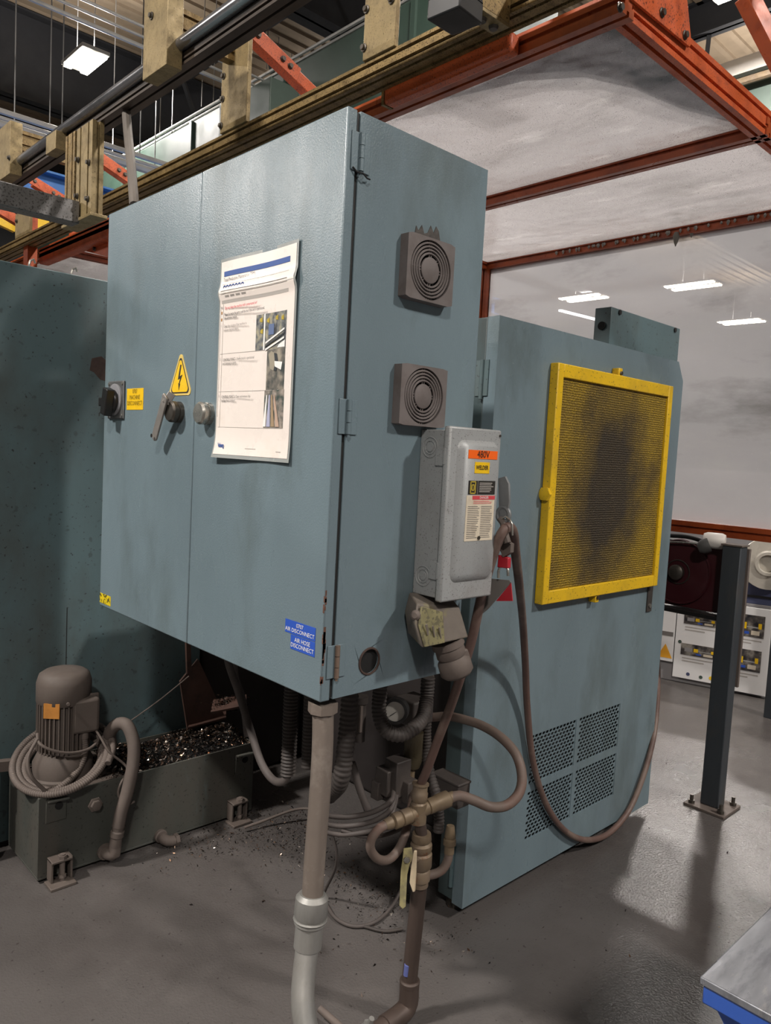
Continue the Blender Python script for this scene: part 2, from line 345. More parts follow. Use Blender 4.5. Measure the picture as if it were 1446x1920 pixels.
    L.new(r.outputs[0], b.inputs['Base Color']); b.inputs['Metallic'].default_value = .85; b.inputs['Roughness'].default_value = .28
    M['chips'] = m
    # small printed photographs
    def photo(name, c1, c2, c3, scale):
        m = bpy.data.materials.new(name); m.use_nodes = True; nt = m.node_tree; N = nt.nodes; L = nt.links; b = N['Principled BSDF']
        tc = N.new('ShaderNodeTexCoord'); vo = N.new('ShaderNodeTexNoise'); vo.inputs['Scale'].default_value = scale; vo.inputs['Detail'].default_value = 3; L.new(tc.outputs['Object'], vo.inputs['Vector'])
        r = N.new('ShaderNodeValToRGB'); L.new(vo.outputs['Fac'], r.inputs[0]); e = r.color_ramp.elements
        e[0].position = .36; e[0].color = (*lin(c1), 1); e[1].position = .66; e[1].color = (*lin(c3), 1); q = e.new(.5); q.color = (*lin(c2), 1)
        L.new(r.outputs[0], b.inputs['Base Color']); b.inputs['Roughness'].default_value = .35; return m
    M['photo_a'] = photo('printed_photo_of_machine', '3a3c42', '6f716f', 'a29a80', 60)
    M['photo_b'] = photo('printed_photo_of_chuck', '3c4240', '6a665f', '9b9384', 40)
    M['photo_c'] = photo('printed_photo_of_conveyor', '3e4a46', '7a746c', 'a59a90', 50)
    M['photo_d'] = photo('printed_photo_on_board', '232227', '4c4744', '8d877e', 18)
special()
exec_order = None

# ------------------------------------------------------------------ the setting
def struct(mb, name, m, **k): return mb.build(name, m, kind='structure', **k)
b = MB(); b.box((-24, -16, -.2), (33, 19, 0)); fl = struct(b, 'floor', M['floor'], origin=(0, 0, 0), label='grey glossy coated concrete shop floor', category='floor')
CZ = 8.2
cl = MB().box((-24, -16, CZ), (33, 19, CZ+.2)); struct(cl, 'ceiling', M['deck'], label='tan ribbed roof deck high overhead', category='ceiling', origin=(0, 0, CZ))
b = MB()
for i in range(70):
    y = -2+i*.3; b.box((-4, y, CZ-.05), (33, y+.09, CZ))
o = b.build('deck_rib', M['deck'], bpy.data.objects['ceiling'], smooth=0, kind='stuff')
struct(MB().box((-24, 19, 0), (33, 19.2, CZ)), 'wall_back', M['wall'], label='dim grey far wall of the hall', category='wall')
struct(MB().box((33, -16, 0), (33.2, 19.2, CZ)), 'wall_right', M['wall'], label='dim grey end wall of the hall on the right', category='wall')
def ibeam(b, axis, a, c, u, z0, z1, fw=.28):
    t = .03
    if axis == 'x':
        b.box((a, u-fw/2, z0), (c, u+fw/2, z0+t)).box((a, u-fw/2, z1-t), (c, u+fw/2, z1)).box((a, u-.02, z0), (c, u+.02, z1))
    else:
        b.box((u-fw/2, a, z0), (u+fw/2, c, z0+t)).box((u-fw/2, a, z1-t), (u+fw/2, c, z1)).box((u-.02, a, z0), (u+.02, c, z1))
for i, (y, z0) in enumerate(((7.3, 7.05), (12.2, 6.75), (16.6, 6.75))):
    b = MB(); ibeam(b, 'x', -5, 33, y, z0, CZ-.1, .36); struct(b, 'trim_%d' % (i+1), M['girder'], label=['nearest', 'middle', 'farthest'][i]+' dark steel roof girder above the conduits', category='girder')
for i, x in enumerate((1.2, 5.6, 10.0, 14.4)):
    b = MB(); ibeam(b, 'y', -6, 19, x, CZ-.5, CZ-.02, .2)
    for k in range(9):
        y0 = -3+2.4*k; b.bar((x, y0, CZ-.5), (x+.9, y0+.5, CZ-1.6), .06, .06).bar((x+.9, y0+.5, CZ-1.6), (x+.9, y0+2, CZ-1.6), .05, .05)
    struct(b, 'trim_%d' % (i+4), M['girder'], label=['first', 'second', 'third', 'fourth'][i]+' dark roof purlin with bracing, counted from the left', category='purlin')

# high bay lamps
for i, (x, y, w) in enumerate(LAMPS):
    lb = ['twin tube high bay lamp lit in the upper left above the pipe rail', 'high bay lamp above and behind the photographer', 'high bay lamp down the aisle on the left',
          'high bay lamp behind the photographer to the right', 'high bay lamp over the aisle on the right', 'high bay lamp over the orange hood', 'high bay lamp past the orange hood wall',
          'far lamp glowing through the hazy hood wall, upper right one', 'far lamp glowing through the hazy hood wall, left one', 'farthest lamp glowing low through the hazy hood wall', 'high bay lamp at the far right end', 'high bay lamp beyond the pale green girder'][i]
    k = 2.0 if x > 15 else 1.0
    t = thing('high_bay_lamp', lb, 'ceiling lamp', (x, y, LAMP_Z), 'high bay lamps')
    MB().box((x-.19*k, y-.38*k, LAMP_Z+.03), (x+.19*k, y+.38*k, LAMP_Z+.08)).build('housing', M['lamp_case'], t, .01)
    for s in (-.115, .115):
        MB().box((x+(s-.05)*k, y-.34*k, LAMP_Z), (x+(s+.05)*k, y+.34*k, LAMP_Z+.03)).build('light_tube', M['lamp_tube'], t)
    b = MB()
    for sy in (-.3, .3): b.cyl((x, y+sy, LAMP_Z+.08), (x, y+sy, CZ-.02), .006, 6)
    b.build('hanger', M['rod'], t)
    ld = bpy.data.lights.new('high_bay_light', 'AREA'); ld.shape = 'RECTANGLE'; ld.size = .36; ld.size_y = .7; ld.energy = w; ld.color = (1, .95, .90)
    lo = bpy.data.objects.new('high_bay_light', ld); COL.objects.link(lo); lo.parent = t; lo.location = (0, 0, -.02)
    ud = bpy.data.lights.new('high_bay_uplight', 'AREA'); ud.shape = 'RECTANGLE'; ud.size = .36; ud.size_y = .7; ud.energy = w*UPL; ud.color = (1, .95, .90)
    uo = bpy.data.objects.new('high_bay_uplight', ud); COL.objects.link(uo); uo.parent = t; uo.location = (0, 0, .12); uo.rotation_euler = (math.pi, 0, 0)

t = thing('strip_lamp', 'far slim strip lamp glimpsed through the hazy hood wall', 'strip lamp', (22.2, 13.98, 6.6))
MB().bar((21.1, 14.07, 6.6), (23.3, 13.9, 6.6), .1, .06).build('light_tube', mat('lit_strip', 'ffffff', .5, var=0, emit=('ffffff', 12)), t)
for k in (.2, .8): MB().cyl((21.1+2.2*k, 14.07-.17*k, 6.62), (21.1+2.2*k, 14.07-.17*k, CZ), .006, 6).build('hanger', M['rod'], t)

# ------------------------------------------------------------------ electrical cabinet
CW, CD, Z0, Z1 = 1.045, .402, 1.01, 2.127
DT = .028                                              # door depth
t = EC = thing('electrical_cabinet', 'tall teal two-door electrical cabinet hung above the floor, paper sheet on its right door', 'cabinet', (.2, .52, Z0))
b = MB(); b.box((DT+.004, .004, Z0), (CD, CW, Z1))
o = None
# body built as shell with the round knockout hole in its side panel
b = MB()
hx, hz, hr = .124, 1.072, .026; n = 24; th = .004
circ = [(hx+hr*math.cos(2*math.pi*k/n+math.pi/4), hz+hr*math.sin(2*math.pi*k/n+math.pi/4)) for k in range(n)]
def side(y):
    return [(DT+.003, y, Z0), (CD, y, Z0), (CD, y, Z1), (DT+.003, y, Z1)]
x0, x1 = DT+.003, CD
# square ring round the hole, then three rectangles
sq = [(hx+.045, hz+.045), (hx-.045, hz+.045), (hx-.045, hz-.045), (hx+.045, hz-.045)]
vs = [(x, 0, z) for x, z in circ]+[(x, 0, z) for x, z in sq]+[(x, th, z) for x, z in circ]
fs = []
for q in range(4):
    for k in range(6): fs.append((n+q, q*6+k, (q*6+k+1) % n))
    fs.append((n+q, ((q+1)*6) % n, n+(q+1) % 4))
fs += [(k, n+4+k, n+4+(k+1) % n, (k+1) % n) for k in range(n)]
b.add(vs, fs)
def quad(xa, xb, za, zb): b.add([(xa, 0, za), (xb, 0, za), (xb, 0, zb), (xa, 0, zb)], [(0, 1, 2, 3)])
quad(x0, hx-.045, Z0, Z1); quad(hx+.045, x1, Z0, Z1); quad(hx-.045, hx+.045, Z0, hz-.045); quad(hx-.045, hx+.045, hz+.045, Z1)
b.add([(x0, CW, Z0), (x1, CW, Z0), (x1, CW, Z1), (x0, CW, Z1)], [(0, 1, 2, 3)])
b.add([(x1, 0, Z0), (x1, CW, Z0), (x1, CW, Z1), (x1, 0, Z1)], [(0, 1, 2, 3)])
b.add([(x0, 0, Z0), (x0, CW, Z0), (x1, CW, Z0), (x1, 0, Z0)], [(0, 1, 2, 3)])
b.add([(x0, 0, Z1), (x0, CW, Z1), (x1, CW, Z1), (x1, 0, Z1)], [(0, 1, 2, 3)])
b.add([(x0, 0, Z0), (x0, CW, Z0), (x0, CW, Z1), (x0, 0, Z1)], [(0, 1, 2, 3)])
b.build('cabinet_body', M['teal'], t, smooth=0)
MB().box((x0+.01, .006, Z0+.006), (x1-.01, CW-.006, Z0+.3)).build('cabinet_interior', M['void'], t, smooth=0)
MB().ring((hx, -.0005, hz), (0, 1, 0), hr+.001, .0025, 28, 6).build('knockout_rim', mat('rusty_hole_edge', '40302a', .8), t)
MB().box((DT-.004, .003, Z0+.003), (DT+.003, CW-.003, Z1-.003)).build('door_gasket', M['gasket'], t, smooth=0)
SEAM = .526
dr = MB().box((0, .0, Z0-.002), (DT-.004, SEAM-.0012, Z1+.001)).build('door', M['teal'], t, .003, label='right door with the paper sheet')
dl = MB().box((0, SEAM+.0012, Z0-.002), (DT-.004, CW, Z1+.001)).build('door', M['teal'], t, .003, label='left door with switch and warning triangle')
# hinges on the side seam
for (za, zb) in ((2.018, 2.088), (1.53, 1.597), (1.053, 1.119)):
    xs = .033-.006*(1.6-za)*.0
    h = MB().box((xs-.022, -.003, za), (xs-.002, 0, zb)).box((xs+.002, -.003, za), (xs+.024, 0, zb)).build('hinge', M['teal'], t, .001)
    b = MB()
    for k in range(3):
        zz = za+(zb-za)*k/3; b.cyl((xs, -.006, zz+.0006), (xs, -.006, za+(zb-za)*(k+1)/3-.0006), .0052, 12)
    b.cyl((xs, -.006, za-.005), (xs, -.006, za), .003, 8)
    b.build('hinge_knuckle', M['teal'] if za > 1.2 else mat('worn_hinge', '8a7668', .4, .4), h)
MB().hose([(.014, -.004, 2.022), (.024, -.006, 2.0145), (.034, -.011, 2.014), (.046, -.010, 2.008), (.056, -.006, 2.010)], .0016, 6).build('wire_tie', M['black'], t)
# locks
for (y, z, par, mm) in ((.457, 1.567, dr, 'silver'), (.598, 1.571, dl, 'bolt')):
    b = MB().lathe([(.026, 0), (.026, .010), (.0235, .011), (.0235, .014), (.026, .015), (.026, .024), (.022, .029), (.0, .0295)], (0, y, z), (-1, 0, 0), 28)
    b.build('door_lock', M[mm], par, label='round chrome lock' if mm == 'silver' else 'round dark lock behind lever')
# lever hanging from lock shackle
A = P(307, 750, X=-.038); B = P(289, 817, X=-.030); d = (B-A).normalized(); u = V((-1, 0, 0)); w = d.cross(u).normalized()
pts = []
for k in range(9): a = math.pi*k/8; pts.append(A+w*.013*math.cos(a)-d*.013*math.sin(a))
for k in range(9): a = math.pi*k/8; pts.append(B-w*.013*math.cos(a)+d*.013*math.sin(a))
lv = MB().prism(pts, u*-.005); lv.bar(A+V((.002, .0, .004)), (-.034, .602, 1.607), .006, .020); lv.bar((-.034, .606, 1.607), (-.02, .598, 1.598), .008, .03)
lev = lv.build('lever', mat('worn_steel_lever', '8f8a85', .45, .5, var=.15, vscale=20), dl, .001, label='grey steel locking lever')
MB().cyl(B-u*-.0006-V((.0064, 0, 0)), B-V((.0075, 0, 0)), .005, 12).build('lever_hole', M['void'], dl)
# rotary disconnect on left door
rs = MB().box((-.006, .906, 1.553), (0, 1.008, 1.658)).build('switch_plate', mat('grey_switch_plate', '5b5c5c', .5, .3, var=.15, vscale=20), dl, .003)
MB().lathe([(.044, 0), (.044, .004), (.040, .006), (0, .006)], (-.006, .957, 1.606), (-1, 0, 0), 28).build('dial_ring', mat('grey_dial', '77777a', .5), dl)
b = MB().lathe([(.031, 0), (.031, .008), (.027, .014), (0, .014)], (-.010, .955, 1.602), (-1, 0, 0), 24)
b.obox((-.032, .948, 1.598), (.012, 0, 0), (0, .015, .004), (0, -.008, .036)); b.box((-.040, .965, 1.586), (-.026, .992, 1.61))
b.build('rotary_knob', M['black'], dl, .003)
for (dy, dz) in ((-.043, .044), (.043, .044), (-.043, -.044), (.043, -.044)): MB().cyl((-.006, .957+dy, 1.606+dz), (-.008, .957+dy, 1.606+dz), .004, 10).build('plate_screw', M['silver'], dl)
FR, FU = (0, -1, 0), (0, 0, 1)                        # right and up as seen on the front face
def sticker(y0, y1, z0, z1, m, par, name='label_sticker', x=-.0008): return MB().box((x, y0, z0), (0, y1, z1)).build(name, m, par, smooth=0)
sticker(.796, .895, 1.578, 1.635, M['sticker_y'], dl)
mfade = mat('faded_print', '8a7420', .5, var=.05)
text('0707\nMACHINE\nDISCONNECT', .0165, (-.001, .8455, 1.611), FR, FU, mfade, dl, squash=.85)
# triangle
def rtri(cy, cz, hw, ht, r, x):
    pts = [V((x, cy+hw, cz)), V((x, cy, cz+ht)), V((x, cy-hw, cz))]; c = sum(pts, V((0, 0, 0)))/3; out = []
    for i in range(3):
        p = pts[i]; a = (pts[i-1]-p).normalized(); q = (pts[(i+1) % 3]-p).normalized()
        for k in range(6):
            tt = k/5; out.append(p+(a*(1-tt)+q*tt)*r*(1.0 if k in (0, 5) else .78))
    return out
ty, tz = .597, 1.614
MB().prism(rtri(ty, tz-.002, .060, .110, .016, 0), (-.0012, 0, 0)).build('warning_sticker', mat('pale_sticker_border', 'd8bd6a', .4), dl, smooth=0)
MB().prism(rtri(ty, tz+.003, .050, .094, .013, -.0012), (-.0004, 0, 0)).build('warning_outline', M['sticker_k'], dl, smooth=0)
MB().prism(rtri(ty, tz+.006, .045, .085, .012, -.0016), (-.0004, 0, 0)).build('warning_field', M['sticker_y'], dl, smooth=0)
bolt = [(-.002, .070), (.004, .070), (-.003, .042), (.010, .046), (-.004, .022), (.000, .024), (-.006, .008), (-.009, .026), (-.006, .025), (-.001, .037), (-.012, .034)]
MB().prism([V((-.002, ty-.002-u_, tz+.002+v_)) for u_, v_ in bolt], (-.0005, 0, 0)).build('lightning_bolt', M['sticker_k'], dl, smooth=0)
sticker(.0235, .1235, 1.124, 1.151, M['sticker_b'], dr); sticker(.0235, .103, 1.093, 1.1225, M['sticker_b'], dr)
text('0707\nAIR DISCONNECT', .0118, (-.001, .0735, 1.1375), FR, FU, M['print_white'], dr, squash=1.0)
text('AIR HOSE\nDISCONNECT', .0125, (-.001, .0633, 1.108), FR, FU, M['print_white'], dr, squash=.95)
sticker(.968, 1.042, 1.018, 1.046, M['tape'], dl, 'hazard_tape')
# worn rusty chips along door corner
b = MB()
for k in range(26):
    z = 1.04+random.random()**1.4*.20; y = random.choice((0, 0, 1)); s_ = .003+.006*random.random()
    if y: b.box((-.0004, 0, z), (.0, s_*.6, z+s_*2.2))
    else: b.box((0, -.0004, z), (s_*.8, .0, z+s_*2.2))
b.build('chipped_rust', mat('bare_rust', '5d3f33', .8, var=.3, vscale=60), dr, smooth=0)
# fan filter grilles
def fan(x0, x1, z0, z1):
    cx, cz = (x0+x1)/2, (z0+z1)/2; w = (x1-x0)/2; hgt = (z1-z0)/2; R = min(w, hgt)*.93; yf = -.022
    n = 48; outer = []
    for k in range(n):
        a = 2*math.pi*(k+.5)/n; c, s_ = math.cos(a), math.sin(a); q = 1/max(abs(c)/w, abs(s_)/hgt); outer.append((cx+c*q, cz+s_*q))
    inner = [(cx+R*math.cos(2*math.pi*(k+.5)/n), cz+R*math.sin(2*math.pi*(k+.5)/n)) for k in range(n)]
    vs = [(x, yf, z) for x, z in outer]+[(x, yf, z) for x, z in inner]+[(x, -.004, z) for x, z in inner]+[(x, 0, z) for x, z in outer]
    fs = []
    for k in range(n):
        k2 = (k+1) % n; fs += [(k, k2, n+k2, n+k), (n+k, n+k2, 2*n+k2, 2*n+k), (k, 3*n+k, 3*n+k2, k2)]
    g = MB().add(vs, fs).build('fan_grille', M['fan'], EC, smooth=40)
    MB().lathe([(R*1.0, 0), (R, .002), (0, .002)], (cx, -.0005, cz), (0, -1, 0), 32).build('grille_opening', M['void'], g)
    for k in range(4):
        MB().ring((cx, yf+.003, cz), (0, 1, 0), R*(.56+.115*k), .0024, 40, 6).build('grille_ring', M['fan'], g)
    MB().lathe([(R*.44, 0), (R*.44, .004), (R*.40, .005), (0, .005)], (cx, yf+.006, cz), (0, -1, 0), 28).build('grille_hub', M['fan'], g)
    for a in (0, 45, 180, 225, 92, 268):
        d = V((math.cos(math.radians(a)), 0, math.sin(math.radians(a)))); s_ = V((-d.z, 0, d.x))*.0028
        c0 = V((cx, yf+.005, cz))
        b = MB()
        for q in (-1, 1): b.bar(c0+d*R*.40+s_*q, c0+d*R*1.0+s_*q, .0018, .003, (0, 1, 0))
        b.build('grille_spoke', M['fan'], g)
fan(.150, .287, 1.809, 1.936); fan(.151, .286, 1.557, 1.680)
b = MB()                                              # dust fluff above upper grille
b = MB().prism([V((x, -.0002, z)) for x, z in ((.186, 1.937), (.19, 1.958), (.197, 1.950), (.206, 1.963), (.214, 1.948), (.224, 1.952), (.232, 1.968), (.241, 1.955), (.248, 1.970), (.256, 1.962), (.262, 1.944), (.268, 1.937))], (0, -.0012, 0)); b.build('dust_fluff', mat('grey_fluff', '4a4643', .9, var=.3, vscale=60, bump=(.6, 120, .003)), EC, smooth=0)

# laminated sheet on right door
pc = V((-.003, .273, 1.474)); t = thing('laminated_sheet', 'white laminated instruction sheet with three photographs taped to the right cabinet door', 'paper sheet', pc)
def pg(y, z):                                        # slight curl of the sheet, at world y,z
    w_ = .0025+.006*math.exp(-((z-1.835)/.012)**2)+.008*max(0, (1.53-z)/.06)**2*(.35+.65*(y-.13)/.28)+.003*math.sin(y*20)
    return -w_
def gridpatch(y0, y1, z0, z1, off, ny=10, nz=40, thick=.0006):
    b = MB(); vs = []
    for j in range(nz+1):
        for i in range(ny+1):
            y = y0+(y1-y0)*i/ny; z = z0+(z1-z0)*j/nz; vs.append((pg(y, z)-off, y, z))
    for j in range(nz+1):
        for i in range(ny+1):
            y = y0+(y1-y0)*i/ny; z = z0+(z1-z0)*j/nz; vs.append((pg(y, z)-off+thick, y, z))
    q = (ny+1)*(nz+1); fs = []
    for j in range(nz):
        for i in range(ny):
            a = j*(ny+1)+i; fs.append((a, a+1, a+ny+2, a+ny+1)); fs.append((q+a, q+a+ny+1, q+a+ny+2, q+a+1))
    bd = [i for i in range(ny+1)]+[j*(ny+1)+ny for j in range(1, nz+1)]+[nz*(ny+1)+i for i in range(ny-1, -1, -1)]+[j*(ny+1) for j in range(nz-1, 0, -1)]
    for a, c in zip(bd, bd[1:]+bd[:1]): fs.append((a, c, q+c, q+a))
    return b.add(vs, fs)
gridpatch(.128, .419, 1.468, 1.910, .0).build('laminate_border', M['laminate'], t)
gridpatch(.134, .413, 1.476, 1.903, .0008).build('paper', M['paper'], t)
gridpatch(.156, .400, 1.870, 1.881, .0014, 10, 4).build('header_bar', M['print_blue'], t)
def ptext(s_, size, y, z, m, al='LEFT', sq=1, bold=0): return text(s_, size, (pg(y, z)-.0018, y, z), FR, FU, m, t, align=al, squash=sq, bold=bold)
ptext('Total Productive Maintenance (TPM)', .0105, .399, 1.862, M['sticker_k'], sq=.8)
for k in range(7): MB().ring((pg(.39-.0115*k, 1.847)-.0012, .393-.0115*k, 1.8455), (1, 0, 0), .0038, .0013, 14, 5).build('safety_icon', M['print_blue'], t)
for k in range(4): gridpatch(.388-.021*k-.015, .388-.021*k, 1.8235, 1.8275, .0014, 2, 1).build('handwritten_line', M['print_light'], t, smooth=0)
gridpatch(.157, .405, 1.811, 1.818, .0013, 10, 3).build('table_band', M['print_light'], t)
ptext('Do not clean the machine with compressed air!', .0085, .390, 1.800, M['print_red'], sq=.78, bold=.00015)
ptext('Please be aware the parts could be hot if the unit is operational.\nUse extreme caution.', .0085, .392, 1.782, M['sticker_k'], sq=.72, bold=.0001)
ptext('Clean the outside of the machine to\nremove dust and debris.', .0088, .392, 1.756, M['print_grey'], sq=.72)
ptext('CONTROL POINT 1: Verify chuck is operational\nand clamping properly.', .0085, .392, 1.682, M['sticker_k'], sq=.74)
ptext('CONTROL POINT 2: Clean out/remove chip\nbuildup from conveyor.', .0085, .392, 1.600, M['sticker_k'], sq=.74)
ptext('Step', .0075, .409, 1.803, M['sticker_k'], sq=.7)
for k, z in enumerate((1.762, 1.688, 1.606)): ptext(str(k+1), .0075, .405, z, M['print_grey'])
for z in (1.791, 1.776): gridpatch(.4025, .4065, z-.003, z+.003, .0014, 1, 1).build('warning_icon', mat('amber_print', 'a8783a', .5), t, smooth=0)
for (y0, y1, z0, z1, mm) in ((.160, .272, 1.700, 1.775, 'photo_a'), (.160, .228, 1.616, 1.700, 'photo_b'), (.158, .232, 1.538, 1.616, 'photo_c')):
    gridpatch(y0, y1, z0, z1, .0014, 6, 8).build('printed_photo', M[mm], t)
def pquad(pts, m, off=.0019, name='printed_shape'):
    MB().prism([V((pg(y, z)-off, y, z)) for y, z in pts], (-.0002, 0, 0)).build(name, m, t, smooth=0)
Pw, Pk, Pb, Py_ = M['print_white'], mat('dark_print', '2e3236', .5), mat('screen_print', '5b6d93', .5), mat('ochre_print', 'b09a2e', .5)
pquad([(.225, 1.752), (.205, 1.752), (.205, 1.730), (.225, 1.730)], Pb); pquad([(.243, 1.775), (.238, 1.775), (.238, 1.700), (.243, 1.700)], Pw)
for k in range(3): pquad([(.235, 1.716-.007*k), (.165, 1.741-.009*k), (.165, 1.737-.009*k), (.235, 1.712-.007*k)], [Pw, Pk, Pw][k], .0020+.0001*k)
pquad([(.185, 1.708), (.162, 1.716), (.162, 1.702), (.19, 1.702)], Pw)
for (y, z) in ((.258, 1.766), (.232, 1.763), (.20, 1.766), (.178, 1.764), (.255, 1.742)): pquad([(y, z), (y-.009, z+.003), (y-.009, z-.008), (y, z-.006)], Py_)
pquad([(.221+.0*k, 1.69) for k in range(1)]+[(.212, 1.696), (.2, 1.692), (.195, 1.672), (.2, 1.655), (.214, 1.66)], mat('chuck_print', '9a9280', .5), .0019)
pquad([(.201, 1.692), (.190, 1.690), (.184, 1.672), (.19, 1.654), (.2, 1.656), (.196, 1.672)], Pk, .0020); pquad([(.198, 1.675), (.168, 1.672), (.172, 1.656), (.196, 1.664)], Pw, .0021)
for k, (ya, yb, wa, wb, mm) in enumerate(((.222, .228, .003, .010, Pw), (.212, .213, .004, .014, mat('bluish_print', 'a9abc4', .5)), (.203, .196, .004, .013, mat('belt_print', '9a8468', .5)), (.194, .178, .003, .014, mat('rail_print', 'b59a88', .5)))):
    pquad([(ya+wa/2, 1.606), (ya-wa/2, 1.606), (yb-wb/2, 1.540), (yb+wb/2, 1.540)], mm, .0019+.0001*k)
def pline(y0, z0, y1, z1, wd=.0004):
    if abs(y1-y0) > abs(z1-z0): gridpatch(min(y0, y1), max(y0, y1), z0-wd, z0+wd, .0013, 6, 1).build('table_rule', M['print_light'], t, smooth=0)
    else: gridpatch(y0-wd, y0+wd, min(z0, z1), max(z0, z1), .0013, 1, 12).build('table_rule', M['print_light'], t, smooth=0)
for z in (1.853, 1.838, 1.832, 1.700, 1.616, 1.537): pline(.158, z, .405, z)
pline(.398, 1.537, .398, 1.81); pline(.409, 1.56, .409, 1.80)
ptext('Viaberg', .013, .396, 1.496, M['print_blue'], sq=.62, bold=.0006)
gridpatch(.255, .293, 1.491, 1.4925, .0013, 3, 1).build('footer_line', M['print_light'], t, smooth=0); gridpatch(.16, .178, 1.488, 1.4895, .0013, 3, 1).build('footer_line', M['print_light'], t, smooth=0)

# white pipe stub on cabinet top
c = P(463, 300, X=.12); c.z = Z1+.001
t = thing('vent_stub', 'short white plastic vent pipe standing on the electrical cabinet top', 'vent pipe', c)
MB().lathe([(.024, 0), (.024, .055), (.022, .058), (0, .058)], c, n=24).build('cap', M['white'], t); MB().lathe([(.034, 0), (.034, .016), (.03, .02), (0, .02)], c, n=24).build('collar', M['white'], t)

# ------------------------------------------------------------------ safety switch box on cabinet side
X0, X1, BZ0, BZ1 = .238, .392, 1.204, 1.552; YB, YC = -.074, -.088
t = SW = thing('safety_switch', 'grey steel 480V safety switch box with labels on cabinet side', 'switch box', (.31, -.04, BZ0))
MB().box((X0, YB, BZ0), (X1, -.001, BZ1)).build('box_body', M['grey_box'], t, .002)
cv = MB().box((X0-.005, YC, BZ0-.006), (X1+.006, YB+.004, BZ1+.008)).build('cover', M['grey_box'], t, .004)
b = MB(); px0, px1, pz0, pz1 = X0+.028, X1-.012, BZ0+.045, BZ1-.028
def rrect(x0, x1, z0, z1, r, y, n=6):
    out = []
    for (cx, cz, a0) in ((x1-r, z1-r, 0), (x0+r, z1-r, 90), (x0+r, z0+r, 180), (x1-r, z0+r, 270)):
        for k in range(n+1): a = math.radians(a0+90*k/n); out.append(V((cx+r*math.cos(a), y, cz+r*math.sin(a))))
    return out
lo = rrect(px0-.010, px1+.008, pz0-.012, pz1+.010, .02, YC); hi = rrect(px0, px1, pz0, pz1, .014, YC-.012); n = len(lo)
b.add(lo+hi, [(i, (i+1) % n, n+(i+1) % n, n+i) for i in range(n)]+[tuple(range(n, 2*n))])
b.build('embossed_panel', M['grey_box'], cv, smooth=60)
YP = YC-.012
SR, SU = (1, 0, 0), (0, 0, 1)
def slab(x0, x1, z0, z1, m, par=cv, y=YP, name='label_sticker', th=.0008): return MB().box((x0, y-th, z0), (x1, y, z1)).build(name, m, par, smooth=0)
def sp(x, y): return P(x, y, Y=YP)
a, c = sp(879, 843), sp(932, 862); slab(a.x, c.x, c.z, a.z, M['sticker_o'], name='voltage_sticker')
text('480V', .021, ((a.x+c.x)/2, YP-.001, (a.z+c.z)/2), SR, SU, M['sticker_k'], cv, squash=.9)
a, c = sp(891, 866), sp(917, 888); slab(a.x, c.x, c.z, a.z, M['sticker_y'], name='welder_sticker')
text('WELDER', .0125, ((a.x+c.x)/2-.001, YP-.001, (a.z+c.z)/2), SR, SU, M['sticker_k'], cv, squash=.8, bold=.0002)
a, c = sp(879, 901), sp(927, 927); lw = c.x-a.x
slab(a.x, c.x, c.z, a.z, mat('black_label', '26231f', .5), name='maker_label')
lx, lz = a.x+lw*.16, (a.z+c.z)/2; gold = mat('ochre_line', 'b8a23c', .5)
b = MB()
for (w_, h_, th_) in ((.0075, .012, .0012), (.0035, .0055, .0012)):
    for s_ in (-1, 1):
        b.box((lx-w_, YP-.0014, lz+s_*h_-th_), (lx+w_, YP-.0008, lz+s_*h_+th_)); b.box((lx+s_*w_-th_, YP-.0014, lz-h_), (lx+s_*w_+th_, YP-.0008, lz+h_))
b.build('square_emblem', gold, cv, smooth=0)
MB().box((a.x+lw*.325, YP-.0012, c.z), (a.x+lw*.345, YP-.0008, a.z)).build('label_divider', M['print_grey'], cv, smooth=0)
def fakelines(x0, x1, z0, z1, n, m, hfrac=.4, jitter=.25, parent=cv, y=YP, par_name='print_line'):
    b = MB()
    for k in range(n):
        z = z1-(z1-z0)*(k+.5)/n; hh = (z1-z0)/n*hfrac/2; xe = x1-(x1-x0)*random.random()*jitter
        b.box((x0, y-.0012, z-hh), (xe, y-.0008, z+hh))
    return b.build(par_name, m, parent, smooth=0)
fakelines(a.x+lw*.40, c.x-lw*.06, c.z+.004, a.z-.003, 6, M['print_light'], .42)
a, c = sp(875, 929), sp(922, 1012); lw = c.x-a.x; lh = a.z-c.z
slab(a.x, c.x, c.z, a.z, M['label_cream'], name='danger_label')
slab(a.x+lw*.2, c.x, a.z-lh*.09, a.z-.0005, M['print_red'], y=YP-.0006, name='danger_band')
text('DANGER', .0072, (a.x+lw*.6, YP-.0014, a.z-lh*.047), SR, SU, M['print_white'], cv, squash=1.0)
fakelines(a.x+lw*.24, c.x-lw*.05, a.z-lh*.19, a.z-lh*.11, 3, M['print_red'], .35)
fakelines(a.x+lw*.06, a.x+lw*.47, c.z+lh*.05, a.z-lh*.22, 18, M['print_grey'], .32); fakelines(a.x+lw*.53, c.x-lw*.05, c.z+lh*.05, a.z-lh*.22, 18, M['print_grey'], .32)
MB().cyl(((a.x+c.x)/2, YP, c.z+.006), ((a.x+c.x)/2, YP-.003, c.z+.006), .004, 12).build('label_screw', M['bolt'], cv)
for z in (1.498, 1.262):                                # hinges and knockouts on the left side
    MB().box((X0-.003, YB-.002, z-.02), (X0, YB+.026, z+.02)).box((X0-.006, YB-.004, z-.017), (X0-.001, YB+.003, z+.017)).build('hinge', M['grey_box'], t, .001)
for (y, z) in ((-.030, 1.515), (-.030, 1.245)):
    b = MB()
    for r in (.021, .014): b.ring((X0-.0005, y, z), (1, 0, 0), r, .0011, 28, 6)
    b.lathe([(.009, 0), (.009, .0016), (0, .0016)], (X0, y, z), (-1, 0, 0), 20); b.build('knockout', M['grey_box'], t)
